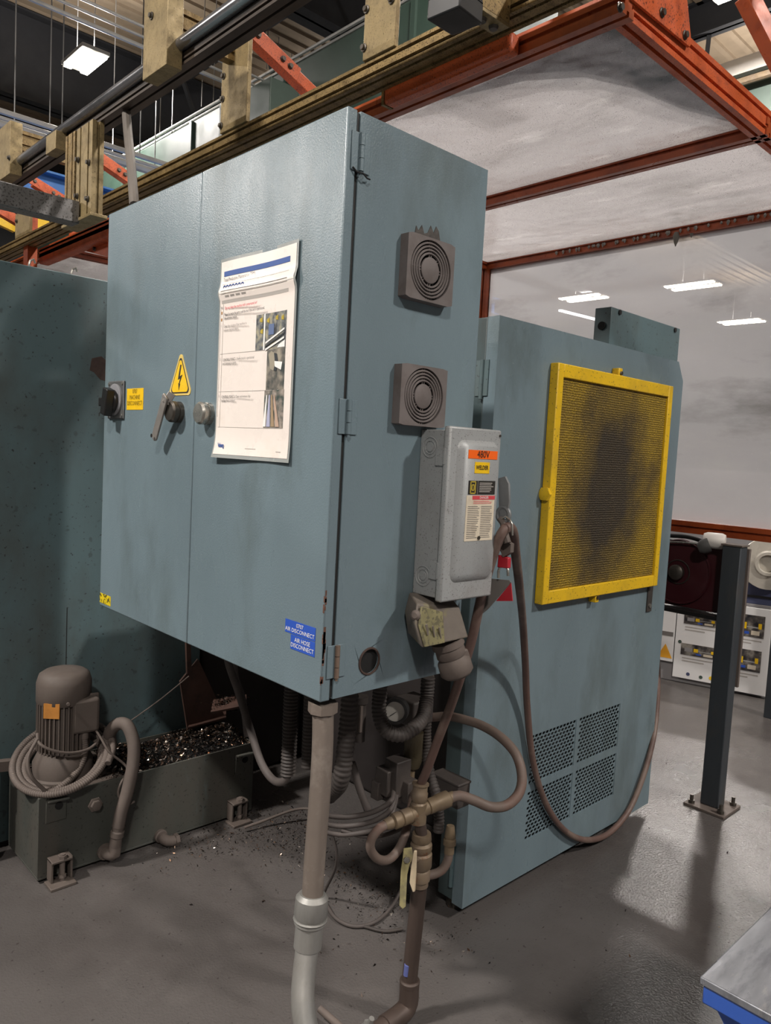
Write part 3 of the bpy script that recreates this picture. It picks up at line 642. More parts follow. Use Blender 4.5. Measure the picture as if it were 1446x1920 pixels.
a = P(935, 806, Y=YC); MB().cyl((X1, YC, BZ1-.004), (X1, YC-.002, BZ1-.004), .003, 8).build('cover_screw', M['bolt'], cv)
# operating handle on the right side, with lockout tag
b = MB(); hx = X1+.012
pts = [P(934, 897, X=hx), P(947, 893, X=hx), P(954, 907, X=hx), P(955, 940, X=hx), P(950, 968, X=hx), P(936, 975, X=hx)]
b.prism(pts, (.006, 0, 0)); b.ring(P(944, 965, X=hx+.003), (1, 0, 0), .016, .005, 20, 8)
hd = b.build('operating_handle', mat('grey_cast_handle', '77797a', .5, .3, var=.15, vscale=20), t, .001)
b = MB(); b.hose([P(938, 972, X=hx), P(944, 980, X=hx), P(947, 1000, X=hx), P(952, 1018, X=hx)], .008, 8)
b.prism([P(940, 1008, X=hx+.01), P(958, 1020, X=hx+.01), P(957, 1036, X=hx+.01), P(943, 1045, X=hx+.01), P(937, 1030, X=hx+.01)], (.012, 0, 0)); b.build('hook', M['dust'], t)
MB().hose([P(941, 972, X=hx-.004), P(951, 969, X=hx-.004), P(960, 982, X=hx-.004), P(961, 1004, X=hx-.004)], .0022, 8).build('wire_loop', M['silver'], t)
# padlock and red tags hanging from handle
t = thing('red_padlock', 'red padlock hanging on the handle hook of the grey switch box', 'padlock', P(945, 1060, X=hx+.01))
MB().prism([P(934, 1040, X=hx+.012), P(953, 1046, X=hx+.012), P(952, 1066, X=hx+.012), P(932, 1064, X=hx+.012)], (.012, 0, 0)).build('lock_body', M['red'], t, .002)
MB().hose([P(935, 1084, X=hx+.016), P(935, 1070, X=hx+.016), P(941, 1058, X=hx+.016), P(951, 1062, X=hx+.016), P(953, 1080, X=hx+.016)], .003, 8).build('shackle', M['silver'], t)
t = thing('lockout_tag', 'grey and red lockout tag hanging below the red padlock', 'tag', P(935, 1120, X=hx+.02))
MB().prism([P(922, 1085, X=hx+.02), P(955, 1088, X=hx+.02), P(958, 1092, X=hx+.02), P(915, 1142, X=hx+.02), P(905, 1150, X=hx+.02), P(912, 1120, X=hx+.02)], (.002, 0, 0)).build('grey_half', mat('grey_tag', '6e6a66', .6), t)
MB().prism([P(958, 1093, X=hx+.02), P(961, 1127, X=hx+.02), P(930, 1127, X=hx+.02)], (.002, 0, 0)).build('red_half', M['red'], t)

# welding receptacle and plug below the switch
t = thing('power_receptacle', 'dusty angled power receptacle with plug under the grey switch box', 'receptacle', P(835, 1210, Y=-.05))
yb, yf = -.012, -.085
def Q(x, y, yy): return P(x, y, Y=yy)
top = [Q(782, 1131, yf+.02), Q(862, 1139, yf+.02), Q(879, 1196, yf), Q(792, 1216, yf), Q(779, 1170, yf+.01)]
back = [V((p.x+.03, yb, p.z+.012)) for p in top]
b = MB(); b.add(top+back, [tuple(range(5)), tuple(range(5, 10))[::-1]]+[(i, (i+1) % 5, 5+(i+1) % 5, 5+i) for i in range(5)]); b.build('housing', M['recept'], t, .004)
lid = [V((p.x, p.y-.003, p.z)) for p in (Q(786, 1136, yf+.018), Q(826, 1146, yf+.015), Q(830, 1204, yf), Q(793, 1212, yf), Q(782, 1172, yf+.01))]
MB().prism(lid, (0, -.004, 0)).build('raised_label', mat('yellowed_label', '77714f', .6, var=.2, vscale=30, specks=('4f4a3a', .8, 120, .5, .6)), t, .001)
b = MB(); 
for k in range(3): b.bar(V((0, -.004, 0))+Q(797+12*k, 1170+3*k, yf), V((0, -.004, 0))+Q(800+12*k, 1190+3*k, yf), .003, .003)
b.build('raised_mark', M['recept'], t)
MB().lathe([(.010, 0), (.011, .012), (.006, .016), (0, .016)], Q(784, 1153, yf+.02), (-1, -.3, .1), 14).build('thumb_screw', M['dust'], t)
A, B = Q(838, 1200, yf+.035), Q(858, 1262, yf+.02); ax = (B-A).normalized(); L_ = (B-A).length
MB().lathe([(.036, 0), (.036, L_*.18), (.032, L_*.2), (.033, L_*.45), (.029, L_*.5), (.036, L_*.62), (.037, L_*.95), (.03, L_*1.05), (0, L_*1.05)], A, ax, 22).build('plug', M['dust'], t, smooth=50)
b = MB(); b.prism([Q(862, 1222, yf), Q(878, 1216, yf), Q(886, 1240, yf), Q(884, 1262, yf), Q(868, 1268, yf)], (0, .03, 0)); b.build('latch_ear', M['dust'], t, .004)

# ------------------------------------------------------------------ second cabinet (right) with filter and vents
MX0, MX1, MY, MT = .925, 2.15, .363, 1.932
t = RC = thing('machine_cabinet', 'teal floor-standing machine cabinet with perforated vents and a yellow filter', 'cabinet', (1.54, .7, 0))
DY = MY+.045
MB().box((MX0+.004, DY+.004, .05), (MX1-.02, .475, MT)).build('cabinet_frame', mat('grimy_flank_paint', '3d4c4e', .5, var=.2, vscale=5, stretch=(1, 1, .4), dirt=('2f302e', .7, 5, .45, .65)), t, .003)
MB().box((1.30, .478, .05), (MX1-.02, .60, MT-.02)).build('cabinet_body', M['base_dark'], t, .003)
MB().box((CD+.005, .75, Z0+.05), (1.28, .95, Z0+.2)).build('support_arm', M['base_dark'], EC, .01)
# door sheet with four openings
VX = [(1.246, 1.527), (1.549, 1.842)]; VZ = [(.170, .344), (.372, .548)]
xs = sorted([MX0, MX1]+[v for p in VX for v in p]); zs = sorted([.045, MT]+[v for p in VZ for v in p])
b = MB()
def chamf(x, z): return z
for i in range(len(xs)-1):
    for j in range(len(zs)-1):
        if (xs[i], xs[i+1]) in VX and (zs[j], zs[j+1]) in VZ: continue
        xa, xb, za, zb = xs[i], xs[i+1], zs[j], zs[j+1]
        if xb == MX1 and zb == MT:
            poly = [(xa, za), (xb, za), (xb, MT-.075), (xb-.05, MT), (xa, MT)]
        else: poly = [(xa, za), (xb, za), (xb, zb), (xa, zb)]
        b.add([(x, MY, z) for x, z in poly], [tuple(range(len(poly)))])
def rect(xa, xb, ya, yb, za, zb): pass
out = [(MX0, .045), (MX1, .045), (MX1, MT-.075), (MX1-.05, MT), (MX0, MT)]
n = len(out); b.add([(x, MY, z) for x, z in out]+[(x, DY, z) for x, z in out], [(i, (i+1) % n, n+(i+1) % n, n+i) for i in range(n)])
for (xa, xb) in VX:
    for (za, zb) in VZ:
        q = [(xa, za), (xb, za), (xb, zb), (xa, zb)]
        b.add([(x, MY, z) for x, z in q]+[(x, MY+.004, z) for x, z in q], [(i, (i+1) % 4, 4+(i+1) % 4, 4+i) for i in range(4)])
rd = b.build('door', M['teal'], t, smooth=0)
md = rd.modifiers.new('weld', 'WELD')
MB().box((MX0+.005, DY-.003, .06), (MX1-.06, DY+.003, MT-.08)).build('door_gasket', M['gasket'], t, smooth=0)
MB().box((1.23, DY-.012, .15), (1.86, DY-.008, .57)).build('vent_backing', M['void'], t, smooth=0)
for (xa, xb) in VX:
    for (za, zb) in VZ:
        b = MB(); nx, nz = 13, 13; cw = (xb-xa)/nx; ch = (zb-za)/nz; y = MY+.002
        for j in range(nz):
            z0 = za+ch*j; off = .5*(j % 2); cells = []
            if off: cells += [(xa, xa+cw*.5, False)]
            k = off
            while k+1 <= nx+1e-6: cells.append((xa+cw*k, xa+cw*(k+1), True)); k += 1
            if k < nx-1e-6: cells.append((xa+cw*k, xb, False))
            for (c0, c1, hole) in cells:
                if not hole: b.add([(c0, y, z0), (c1, y, z0), (c1, y, z0+ch), (c0, y, z0+ch)], [(0, 1, 2, 3)]); continue
                cx, cz = (c0+c1)/2, z0+ch/2; hw, hh = cw*.45, ch*.41
                hx6 = [(cx-hw, cz), (cx-hw*.6, cz-hh), (cx+hw*.6, cz-hh), (cx+hw, cz), (cx+hw*.6, cz+hh), (cx-hw*.6, cz+hh)]
                vs = [(c0, y, z0), (c1, y, z0), (c1, y, z0+ch), (c0, y, z0+ch)]+[(x, y, z) for x, z in hx6]+[(x, y+.003, z) for x, z in hx6]
                b.add(vs, [(0, 1, 6, 5), (1, 2, 8, 7, 6), (2, 3, 9, 8), (3, 0, 5, 4, 9)]+[(4+i, 4+(i+1) % 6, 10+(i+1) % 6, 10+i) for i in range(6)])
        b.build('perforated_vent', M['teal'], t, smooth=0, label='perforated steel vent panel')
for (za, zb) in ((1.69, 1.80),):                         # hinge on the left flank
    ys = MY+.052
    h = MB().box((MX0-.004, ys-.024, za), (MX0, ys-.003, zb)).box((MX0+.001, ys+.003, za), (MX0+.006, ys+.03, zb)).build('hinge', M['teal_dirty'], t)
    MB().cyl((MX0-.005, ys, za-.01), (MX0-.005, ys, zb), .007, 12).build('hinge_knuckle', M['teal_dirty'], h)
h = MB().cyl((MX0-.004, MY+.05, .10), (MX0-.004, MY+.05, .24), .008, 12).build('hinge', M['teal_dirty'], t)
bx = MB().box((1.715, .46, MT), (2.283, .53, 2.10)).build('top_box', M['teal_dirty'], t, .002, label='small teal box on cabinet top')
for (x, z) in ((1.775, 2.088), (2.235, 2.088)): MB().cyl((x, .46, z), (x, .455, z), .010, 10).build('top_box_screw', M['black'], bx)
MB().cyl((1.715, .495, 2.03), (1.709, .495, 2.03), .016, 14).build('cable_hole', M['void'], bx)
MB().box((1.988, MY-.006, .905), (2.026, MY, 1.03)).build('latch_strip', mat('dark_latch', '4b4642', .5, .4), t, .001)
MB().cyl((2.007, MY-.006, .93), (2.007, MY-.010, .93), .009, 12).build('latch_screw', M['silver'], t)
for (x, y) in ((.98, .445), (2.05, .445), (1.4, .55), (2.05, .55)): MB().cyl((x, y, 0), (x, y, .05), .026, 14).build('levelling_foot', M['bolt'], t)

# yellow filter panel on that door
FX0, FX1, FZ0, FZ1, FY = 1.203, 2.004, 1.018, 1.822, MY-.034
t = thing('filter_panel', 'yellow framed honeycomb filter panel with dark soot stain', 'filter', ((FX0+FX1)/2, MY-.017, (FZ0+FZ1)/2))
fw = .045
for (p, q, name) in (((FX0, FZ0), (FX0+fw*.75, FZ1), 'frame_rail'), ((FX1-fw*.75, FZ0), (FX1, FZ1), 'frame_rail'), ((FX0+fw*.75, FZ1-fw), (FX1-fw*.75, FZ1), 'frame_rail'), ((FX0+fw*.75, FZ0), (FX1-fw*.75, FZ0+fw), 'frame_rail')):
    MB().box((p[0], FY, p[1]), (q[0], MY-.001, q[1])).build(name, M['yellow'], t, .003)
MB().box((FX0+fw*.7, FY+.010, FZ0+fw*.9), (FX1-fw*.7, MY-.002, FZ1-fw*.9)).build('honeycomb_screen', M['screen'], t, smooth=0)
for (x, z) in ((1.60, FZ1+.008), (1.555, FZ0-.008)):
    c = MB().box((x-.012, FY+.004, z-.018), (x+.012, MY-.001, z+.018)).build('clip', M['yellow'], t, .002); MB().cyl((x, FY+.004, z), (x, FY-.002, z), .007, 10).build('clip_screw', M['bolt'], c)
MB().lathe([(.024, 0), (.024, .012), (.012, .016), (0, .016)], (FX0, FY+.016, 1.39), (-1, 0, 0), 6).build('side_knob', M['yellow'], t)

# ------------------------------------------------------------------ left machine housing
LY = 1.707
t = thing('machine_housing', 'large scuffed teal sheet metal machine housing at the left edge', 'machine housing', (-.1, 2.2, 0))
MB().box((-1.3, LY, .02), (.72, 2.6, 2.078)).build('side_panel', M['teal_dirty'], t, .003)
MB().prism([P(x, y, Y=LY) for x, y in ((172, 672), (190, 668), (199, 676), (199, 715), (188, 712), (176, 698), (168, 694))], (0, -.0006, 0)).build('rust_patch', mat('rust_brown', '463833', .8, var=.3, vscale=40), t, smooth=0)
MB().box((.155, LY-.0008, .28), (.158, LY, .86)).build('panel_seam', M['gasket'], t, smooth=0)
MB().box((-1.3, LY+.02, 0), (.7, 2.58, .02)).build('plinth', M['base_dark'], t)
b = MB()
for (px, py) in ((55, 497), (135, 497)): c = P(px, py, Y=LY+.05); b.hose([(c.x, LY+.05, 2.078), (c.x, LY+.05, 2.10), (c.x+.012, LY+.05, 2.115), (c.x+.02, LY+.05, 2.10)], .004, 8)
b.build('hook', M['silver'], t)

# dark machine base, chute and swarf behind the hung cabinet
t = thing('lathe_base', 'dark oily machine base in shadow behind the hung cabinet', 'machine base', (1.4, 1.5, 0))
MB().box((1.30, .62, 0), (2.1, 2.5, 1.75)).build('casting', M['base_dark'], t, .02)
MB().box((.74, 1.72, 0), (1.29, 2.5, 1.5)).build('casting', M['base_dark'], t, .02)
t = thing('chip_chute', 'brown sheet metal chip chute above the far end of the swarf tank', 'chute', (.72, 1.62, .3))
MB().prism([P(x, y, Y=1.62) for x, y in ((338, 1278), (372, 1236), (424, 1348), (352, 1368))], (0, .01, 0)).build('side_plate', M['chute'], t)
MB().prism([P(352, 1368, Y=1.60), P(424, 1348, Y=1.60), P(424, 1330, Y=1.70), P(360, 1345, Y=1.70)], (0, 0, .008)).build('lip_plate', M['chute'], t)
MB().bar(P(352, 1195, Y=1.62), P(354, 1262, Y=1.62), .012, .02).build('edge_bar', M['chute'], t)
MB().hose([P(354, 1268, Y=1.61), P(300, 1312, Y=1.6), P(243, 1353, Y=1.55)], .0025, 6).build('pull_wire', M['dust'], t)
MB().prism([P(395, 1335, Y=1.45), P(462, 1322, Y=1.45), P(462, 1302, Y=1.56), P(400, 1312, Y=1.56)], (0, 0, -.008)).build('ledge', M['chute'], t)

def chips(name, pts_fn, n, size, label, lift=0):
    vs = []; fs = []
    for k in range(n):
        p = pts_fn(); s_ = size*(.4+random.random()*1.1)
        e1 = V((random.gauss(0, 1), random.gauss(0, 1), random.gauss(0, .6))).normalized()*s_; e2 = V((random.gauss(0, 1), random.gauss(0, 1), random.gauss(0, 1))).normalized()*s_*.45
        o = len(vs); vs += [p-e1-e2*.3, p+e2, p+e1-e2*.3, p+e1*.2-e2]; fs += [(o, o+1, o+2), (o, o+2, o+3)]
    b = MB(); b.v = [tuple(v) for v in vs]; b.f = fs
    return b

# ------------------------------------------------------------------ coolant tank with pump
TX0, TX1, TY0, TY1, TZ = -.043, .80, 1.392, 1.690, .297
t = CT = thing('coolant_tank', 'dark grimy rectangular coolant tank on the floor full of metal swarf', 'tank', (.38, 1.54, 0))
b = MB(); w = .006
b.box((TX0, TY0, .02), (TX1, TY0+w, TZ)).box((TX0, TY1-w, .02), (TX1, TY1, TZ)).box((TX0, TY0+w, .02), (TX0+w, TY1-w, TZ)).box((TX1-w, TY0+w, .02), (TX1, TY1-w, TZ)).box((TX0, TY0, .012), (TX1, TY1, .02))
b.build('tank_wall', M['teal_dark'], t, .0015)
MB().box((TX0+w, TY0+w, TZ-.06), (TX0+.30, TY1-w, TZ-.004)).build('pump_deck', M['dust_motor'], t)
def lug(px, py):
    c = P(px, py, Y=TY0); x, z = c.x, c.z
    b = MB().prism([V((x-.030, TY0-.012, z+.035)), V((x+.035, TY0-.03, z+.04)), V((x+.035, TY0-.03, z+.032)), V((x-.030, TY0-.012, z+.027))], (0, .012, 0))
    b.box((x-.034, TY0-.004, z-.045), (x+.034, TY0, z+.035)); b.build('lifting_lug', M['teal_dark'], t, .002)
    MB().lathe([(.013, 0), (.013, .003), (0, .003)], (x+.008, TY0-.004, z+.008), (0, -1, 0), 16).build('lug_hole', M['void'], t)
lug(105, 1515); lug(455, 1428)
c = P(178, 1508, Y=TY0); pl = MB().lathe([(.026, 0), (.026, .006), (.018, .008), (.018, .02), (.014, .022), (0, .022)], c, (0, -1, 0), 6).build('drain_plug', M['dust'], t)
def foot(px, py, z0):
    c = P(px, py, Z=0); x, y = c.x, TY0
    b = MB().box((x-.05, y-.075, 0), (x+.035, y-.01, .010)).box((x-.038, y-.04, .01), (x-.030, y, .085)).box((x-.038, y-.05, .078), (x+.03, y, .086)).box((x+.026, y-.04, .01), (x+.034, y, .085)).build('foot_bracket', M['dust_motor'], t, .002)
    MB().cyl((x, y-.035, .01), (x, y-.035, .10), .009, 12).lathe([(.015, 0), (.015, .012), (0, .012)], (x, y-.035, .085), n=6).lathe([(.013, 0), (.013, .010), (0, .010)], (x, y-.035, .02), n=6).build('foot_bolt', M['dust'], b)
foot(108, 1645, 0); foot(455, 1545, 0)
c = P(300, 1566, Y=TY0)                                 # drain elbow
b = MB().lathe([(.024, 0), (.024, .012), (.019, .014), (.019, .03)], c, (0, -1, 0), 18); b.hose([c+V((0, -.02, 0)), c+V((0, -.035, -.002)), c+V((.012, -.05, -.006)), c+V((.035, -.055, -.006))], .019, 14); b.lathe([(.023, 0), (.023, .014), (0, .014)], c+V((.03, -.055, -.006)), (1, 0, 0), 6)
b.build('drain_elbow', M['dust'], t)
def heap():
    x = random.uniform(TX0+.02, TX1-.01); y = random.uniform(TY0+.008, TY1-.008); k = (y-TY0)/(TY1-TY0)
    h = TZ-.012+.035*math.sin(math.pi*min(1, k*1.1))*min(1, max(0, (x-.15)/.3))+.012*math.sin(x*23)*math.sin(y*31)*k
    return V((x, y, h+random.random()*.006))
b = chips('swarf', heap, 9000, .0065, '')
MB().box((TX0+w, TY0+w, .1), (TX1-w, TY1-w, TZ-.016)).build('swarf_bed', M['void'], t, smooth=0)
b.build('swarf', M['chips'], t, smooth=0, kind='stuff', label='glittering heap of metal chips in the tank')

mc = V((.087, 1.535, TZ-.004)); R = .0875
t = thing('coolant_pump', 'dusty finned electric coolant pump motor standing on the tank', 'pump motor', mc)
MB().lathe([(.11, 0), (.11, .015), (.10, .02), (.10, .06), (.088, .085), (.082, .10), (0, .10)], mc, n=32).build('pump_base', M['dust_motor'], t)
MB().lathe([(R-.010, .09), (R-.010, .31), (0, .31)], mc, n=32).build('motor_core', M['dust_motor'], t)
for k in range(36):
    a = 2*math.pi*k/36; d = V((math.cos(a), math.sin(a), 0))
    MB().obox(mc+d*(R-.006)+V((0, 0, .195)), d*.008, V((-d.y, d.x, 0))*.0022, (0, 0, .085)).build('cooling_fin', M['dust_motor'], t)
MB().lathe([(R, .275), (R+.004, .28), (R+.004, .345), (R-.004, .372), (R-.02, .383), (.03, .387), (0, .387)], mc, n=36).build('fan_cowl', M['dust_motor'], t, smooth=50)
jd = V((-.15, -1, 0)).normalized(); jr = V((-jd.y, jd.x, 0)); jc = mc+V((.045, -.075, .235))
MB().obox(jc, jr*.047, jd*.022, (0, 0, .062)).build('junction_box', M['dust_motor'], t, .012)
MB().obox(jc+jd*-.02, jr*.052, jd*.006, (0, 0, .068)).build('junction_plate', M['dust_motor'], t, .006)
MB().obox(mc+V((-.064, -.062, .265)), V((.02, -.018, 0)), V((-.0015, -.0015, 0)), (0, 0, .026)).build('nameplate', M['dust_label'], t)
MB().cyl(jc+V((0, 0, -.06)), jc+V((0, 0, -.085)), .014, 12).build('cable_gland', M['dust'], t)
b = MB()
for (dx, dy) in ((-.02, -.09), (.06, -.06)): b.cyl(mc+V((dx, dy, .29)), mc+V((dx*1.08, dy*1.08, .29)), .006, 8)
b.build('cowl_screw', M['dust'], t)

DT_ = 'flex conduit'
def px(pts): return [P(x, y, d=d) if isinstance(d, (int, float)) else P(x, y, **d) for x, y, d in pts]
# coil of corrugated hose round the pump
def coil(c, r1, r2, z, a0, a1, tilt=0, n=22): return [c+V((math.cos(math.radians(a0+(a1-a0)*k/n))*(r1+(r2-r1)*k/n), math.sin(math.radians(a0+(a1-a0)*k/n))*(r1+(r2-r1)*k/n), z+tilt*k/n)) for k in range(n+1)]
cc = mc+V((0, 0, 0))
cc2 = V((.09, 1.50, TZ+.02))
ce = V((.071, 1.50, .372)); e1 = V((.73, -.68, 0)); e2 = V((.60, .66, .42)).normalized()
pts = [jc+V((0, 0, -.085)), jc+V((0, -.005, -.14)), jc+V((-.03, -.02, -.19))]
for k in range(46):
    a = math.radians(-75-k*22.5); r = .118+.052*k/45
    pts.append(ce+e1*(r*math.cos(a))+e2*(r*1.02*math.sin(a))+V((0, 0, -.012+.02*k/45)))
MB().corr(pts, .0125, .0075, .16, 10).build('coiled_hose', M['dust'], smooth=60, label='dusty corrugated hose coiled around the coolant pump', category='hose')
b = MB(); b.hose([P(x, y, Y=q) for x, y, q in ((70, 1376, 1.47), (73, 1393, 1.43), (95, 1406, 1.41), (130, 1412, 1.405), (165, 1405, 1.42), (184, 1388, 1.45), (180, 1374, 1.48))], .005, 8); b.build('pump_cable', M['dust'], label='thin dusty cable looped under the pump motor', category='cable')
b = MB(); b.hose(px([(175, 1362, {'Y': 1.45}), (190, 1385, {'Y': 1.42}), (205, 1410, {'Y': 1.39}), (232, 1432, {'Y': 1.38}), (238, 1445, {'Y': 1.37}), (222, 1480, {'Y': 1.36}), (226, 1500, {'Y': 1.35}), (240, 1508, {'Y': 1.34}), (252, 1503, {'Y': 1.34})]), .004, 8); b.build('tied_cable', M['dust'], label='thin cable tied around the curved discharge hose', category='cable')
b = MB(); b.hose([P(70, 1386, Y=1.44), P(53, 1420, Y=1.42), P(58, 1455, Y=1.40), P(88, 1486, Y=1.395)], .006, 8); b.build('loose_cable', M['dust'], label='thin loose cable hanging over the near tank corner', category='cable')
# curved discharge hose with fitting
t = thing('discharge_hose', 'thick curved hose rising from the front of the tank', 'hose', P(212, 1600, Y=1.36))
MB().hose(px([(208, 1398, {'Y': 1.50}), (206, 1375, {'Y': 1.47}), (220, 1358, {'Y': 1.43}), (238, 1360, {'Y': 1.39}), (250, 1390, {'Y': 1.36}), (250, 1430, {'Y': 1.345}), (240, 1480, {'Y': 1.34}), (228, 1520, {'Y': 1.34}), (222, 1550, {'Y': 1.34})]), .022, 16).build('hose', M['dust'], t)
A, B = P(223, 1545, Y=1.34), P(215, 1590, Y=1.345); ax = (B-A); L_ = ax.length
MB().lathe([(.020, 0), (.020, L_*.25), (.024, L_*.3), (.024, L_*.5), (.02, L_*.55), (.022, L_*.9), (.018, L_)], A, ax, 14).build('hose_fitting', M['dust'], t)
b = MB(); b.hose([B-ax*.1, B+V((0, .0, -.02)), B+V((-.012, .02, -.026)), B+V((-.015, .046, -.026))], .021, 14); b.lathe([(.028, 0), (.028, .012), (.0, .012)], V((B.x-.015, TY0, B.z-.026)), (0, -1, 0), 18); b.build('elbow', M['dust'], t)
MB().bar(P(-40, 1440, Y=1.62), P(32, 1432, Y=1.62), .03, .035).build('bracket_rail', M['dust'], label='dusty flat bar poking in beside the coiled hose', category='bar')
MB().bar((-.12, LY-.06, .02), (-.12, LY-.06, .32), .05, .06, (0, 1, 0)).build('panel_edge', M['teal_dirty'], label='narrow teal upright strip left of the coolant tank', category='strip')

# ------------------------------------------------------------------ hoses and pipes under the hung cabinet
MB().box((CD+.006, .30, Z0+.03), (.70, 1.25, Z0+.10)).build('cable_trunk', M['base_dark'], EC, .004)
def hose1(name, label, pts, r, m, cat='hose', corr=False, pitch=.009, n=12, depth=.14):
    b = MB(); q = px(pts)
    if name in ('corrugated_hose', 'bent_tube') or 'bent tube' in label: q = [V((q[0].x, q[0].y, Z0+.035))]+q if q[0].z < Z0 else q
    (b.corr(q, r, pitch, depth, n) if corr else b.hose(q, r, n))
    return b.build(name, m, label=label, category=cat, smooth=60)
# grey conduit
t = thing('grey_conduit', 'thick grey power conduit dropping from the cabinet corner to the floor', 'conduit', P(585, 1700, d=1.5))
up = px([(606, 1318, 1.52), (605, 1400, 1.52), (599, 1500, 1.52), (591, 1600, 1.52), (585, 1695, 1.52)])
MB().hose(up, .0215, 20).build('upper_tube', M['conduit'], t)
A, B = P(586, 1675, d=1.52), P(577, 1775, d=1.52); ax = B-A; L_ = ax.length
MB().lathe([(.026, 0), (.033, .008), (.034, L_*.38), (.030, L_*.45), (.032, L_*.48), (.032, L_*.55), (.0285, L_*.58), (.0285, L_), (.02, L_)], A, ax, 20).build('coupling', M['galv'], t)
MB().hose(px([(577, 1770, 1.52), (570, 1830, 1.50), (568, 1880, 1.48), (577, 1940, 1.46), (600, 2010, 1.44), (660, 2110, 1.44), (760, 2180, 1.5)])+[V((.35, -.12, .03))], .0235, 18).build('lower_tube', M['galv'], t)
MB().ring(P(582, 1722, d=1.52), ax, .032, .003, 20, 6).build('clamp_ring', M['galv'], t)
MB().lathe([(.03, 0), (.03, .02), (0, .02)], P(606, 1316, d=1.52), (0, 0, -1), 8).build('gland_nut', M['conduit'], t)
# corrugated hoses
hose1('corrugated_hose', 'dark corrugated hose nearest the swarf tank, behind the grey conduit', [(548, 1270, 2.0), (545, 1330, 2.0), (543, 1390, 2.0), (540, 1452, 2.0)], .021, M['corr'], corr=True)
hose1('corrugated_hose', 'dark corrugated hose just left of the grey conduit', [(583, 1290, 1.95), (580, 1370, 1.95), (577, 1440, 1.95)], .018, M['corr'], corr=True)
hose1('corrugated_hose', 'widest dark corrugated hose just right of the grey conduit', [(658, 1270, 1.75), (654, 1340, 1.75), (647, 1410, 1.75), (638, 1465, 1.76), (618, 1490, 1.85)], .0215, M['corr'], corr=True, pitch=.011)
hose1('corrugated_hose', 'dusty corrugated hose looping under the pressure gauge', [(713, 1290, 1.86), (711, 1335, 1.86), (722, 1367, 1.86), (748, 1378, 1.86), (775, 1366, 1.88), (793, 1345, 1.92), (800, 1310, 1.96), (803, 1270, 1.96)], .019, M['corr'], corr=True)
hose1('corrugated_hose', 'thin corrugated hose behind the brass cross fitting', [(800, 1345, 2.1), (800, 1400, 2.1), (806, 1450, 2.08), (818, 1490, 2.06), (823, 1530, 2.06), (822, 1560, 2.06)], .0155, M['corr'], corr=True)
hose1('bent_tube', 'brown bent tube between the tank and the first corrugated hose', [(425, 1225, 2.15), (448, 1300, 2.15), (470, 1370, 2.12), (490, 1430, 2.08), (512, 1462, 2.04), (532, 1465, 2.0), (542, 1448, 2.0)], .0105, M['cable'], 'tube')
hose1('rear_tube', 'straight brown tube slanting down behind the bent tube', [(440, 1255, 2.25), (455, 1310, 2.25), (464, 1380, 2.25)], .010, M['cable'], 'tube')
hose1('rear_tube', 'grey tube slanting down right of the widest corrugated hose', [(660, 1430, 2.0), (675, 1480, 2.0), (690, 1520, 2.0)], .010, M['cable'], 'tube')
# floor cables
for k, (off, lb) in enumerate(((0, 'uppermost'), (17, 'second'), (33, 'third'))):
    hose1('floor_cable', lb+' grey cable curving right from the conduit to the valve blocks', [(600, 1527+off*.95, 2.0), (640, 1532+off, 2.0), (680, 1528+off, 1.99), (712, 1517+off, 1.98), (735, 1500+off*.8, 2.0), (738+4*k, 1478, 2.05)], .0068, M['cable'], 'cable', n=10)
hose1('floor_cable', 'lowest dark cable disappearing behind the looped hose', [(640, 1556, 2.0), (680, 1568, 2.0), (720, 1566, 2.02), (760, 1550, 2.05)], .006, M['cable'], 'cable', n=10)
hose1('bent_rod', 'pale cable end lying on the floor beside the tank foot', [(458, 1552, {'Z': .02}), (500, 1537, {'Z': .03}), (540, 1522, {'Z': .05}), (570, 1516, {'Z': .06}), (600, 1520, {'Z': .07})], .0055, M['dust'], 'cable', n=10)
hose1('loop_cable', 'thin cable arcing down onto the floor behind the conduit', [(620, 1558, {'Z': .28}), (630, 1590, {'Z': .24}), (630, 1625, {'Z': .17}), (612, 1665, {'Z': .05}), (605, 1680, {'Z': .01})], .005, M['cable'], 'cable', n=8)
hose1('loop_cable', 'thin cable loop lying on the floor between conduit and valve', [(608, 1690, {'Z': .008}), (630, 1722, {'Z': .008}), (665, 1737, {'Z': .008}), (705, 1728, {'Z': .008}), (735, 1700, {'Z': .008}), (752, 1668, {'Z': .03})], .006, M['cable'], 'cable', n=8)
hose1('loop_cable', 'short dark cable end on the floor behind the ball valve pipe', [(680, 1736, {'Z': .008}), (720, 1746, {'Z': .008}), (755, 1742, {'Z': .008})], .005, M['corr'], 'cable', n=8)
# valve blocks
def block(name, label, cx, cy, d, parts):
    o = P(cx, cy, d=d); t = thing(name, label, 'valve block', o)
    for (x, y, w, h, dp, nm) in parts:
        c = P(x, y, d=d); MB().box((c.x-w/2, c.y-dp/2, c.z-h/2), (c.x+w/2, c.y+dp/2, c.z+h/2)).build(nm, M['corr'], t, .003)
    return t
block('solenoid_valve', 'dusty solenoid valve block left of the cross fitting', 735, 1470, 2.06, [(727, 1462, .05, .07, .05, 'valve_body'), (745, 1455, .055, .10, .05, 'coil_housing'), (709, 1480, .028, .05, .03, 'connector'), (741, 1488, .04, .045, .04, 'connector'), (763, 1480, .04, .06, .05, 'end_block')])
block('junction_block', 'square dusty junction block against the right cabinet flank', 842, 1478, 2.16, [(845, 1480, .05, .07, .10, 'block_body'), (845, 1458, .056, .008, .11, 'block_lid')])
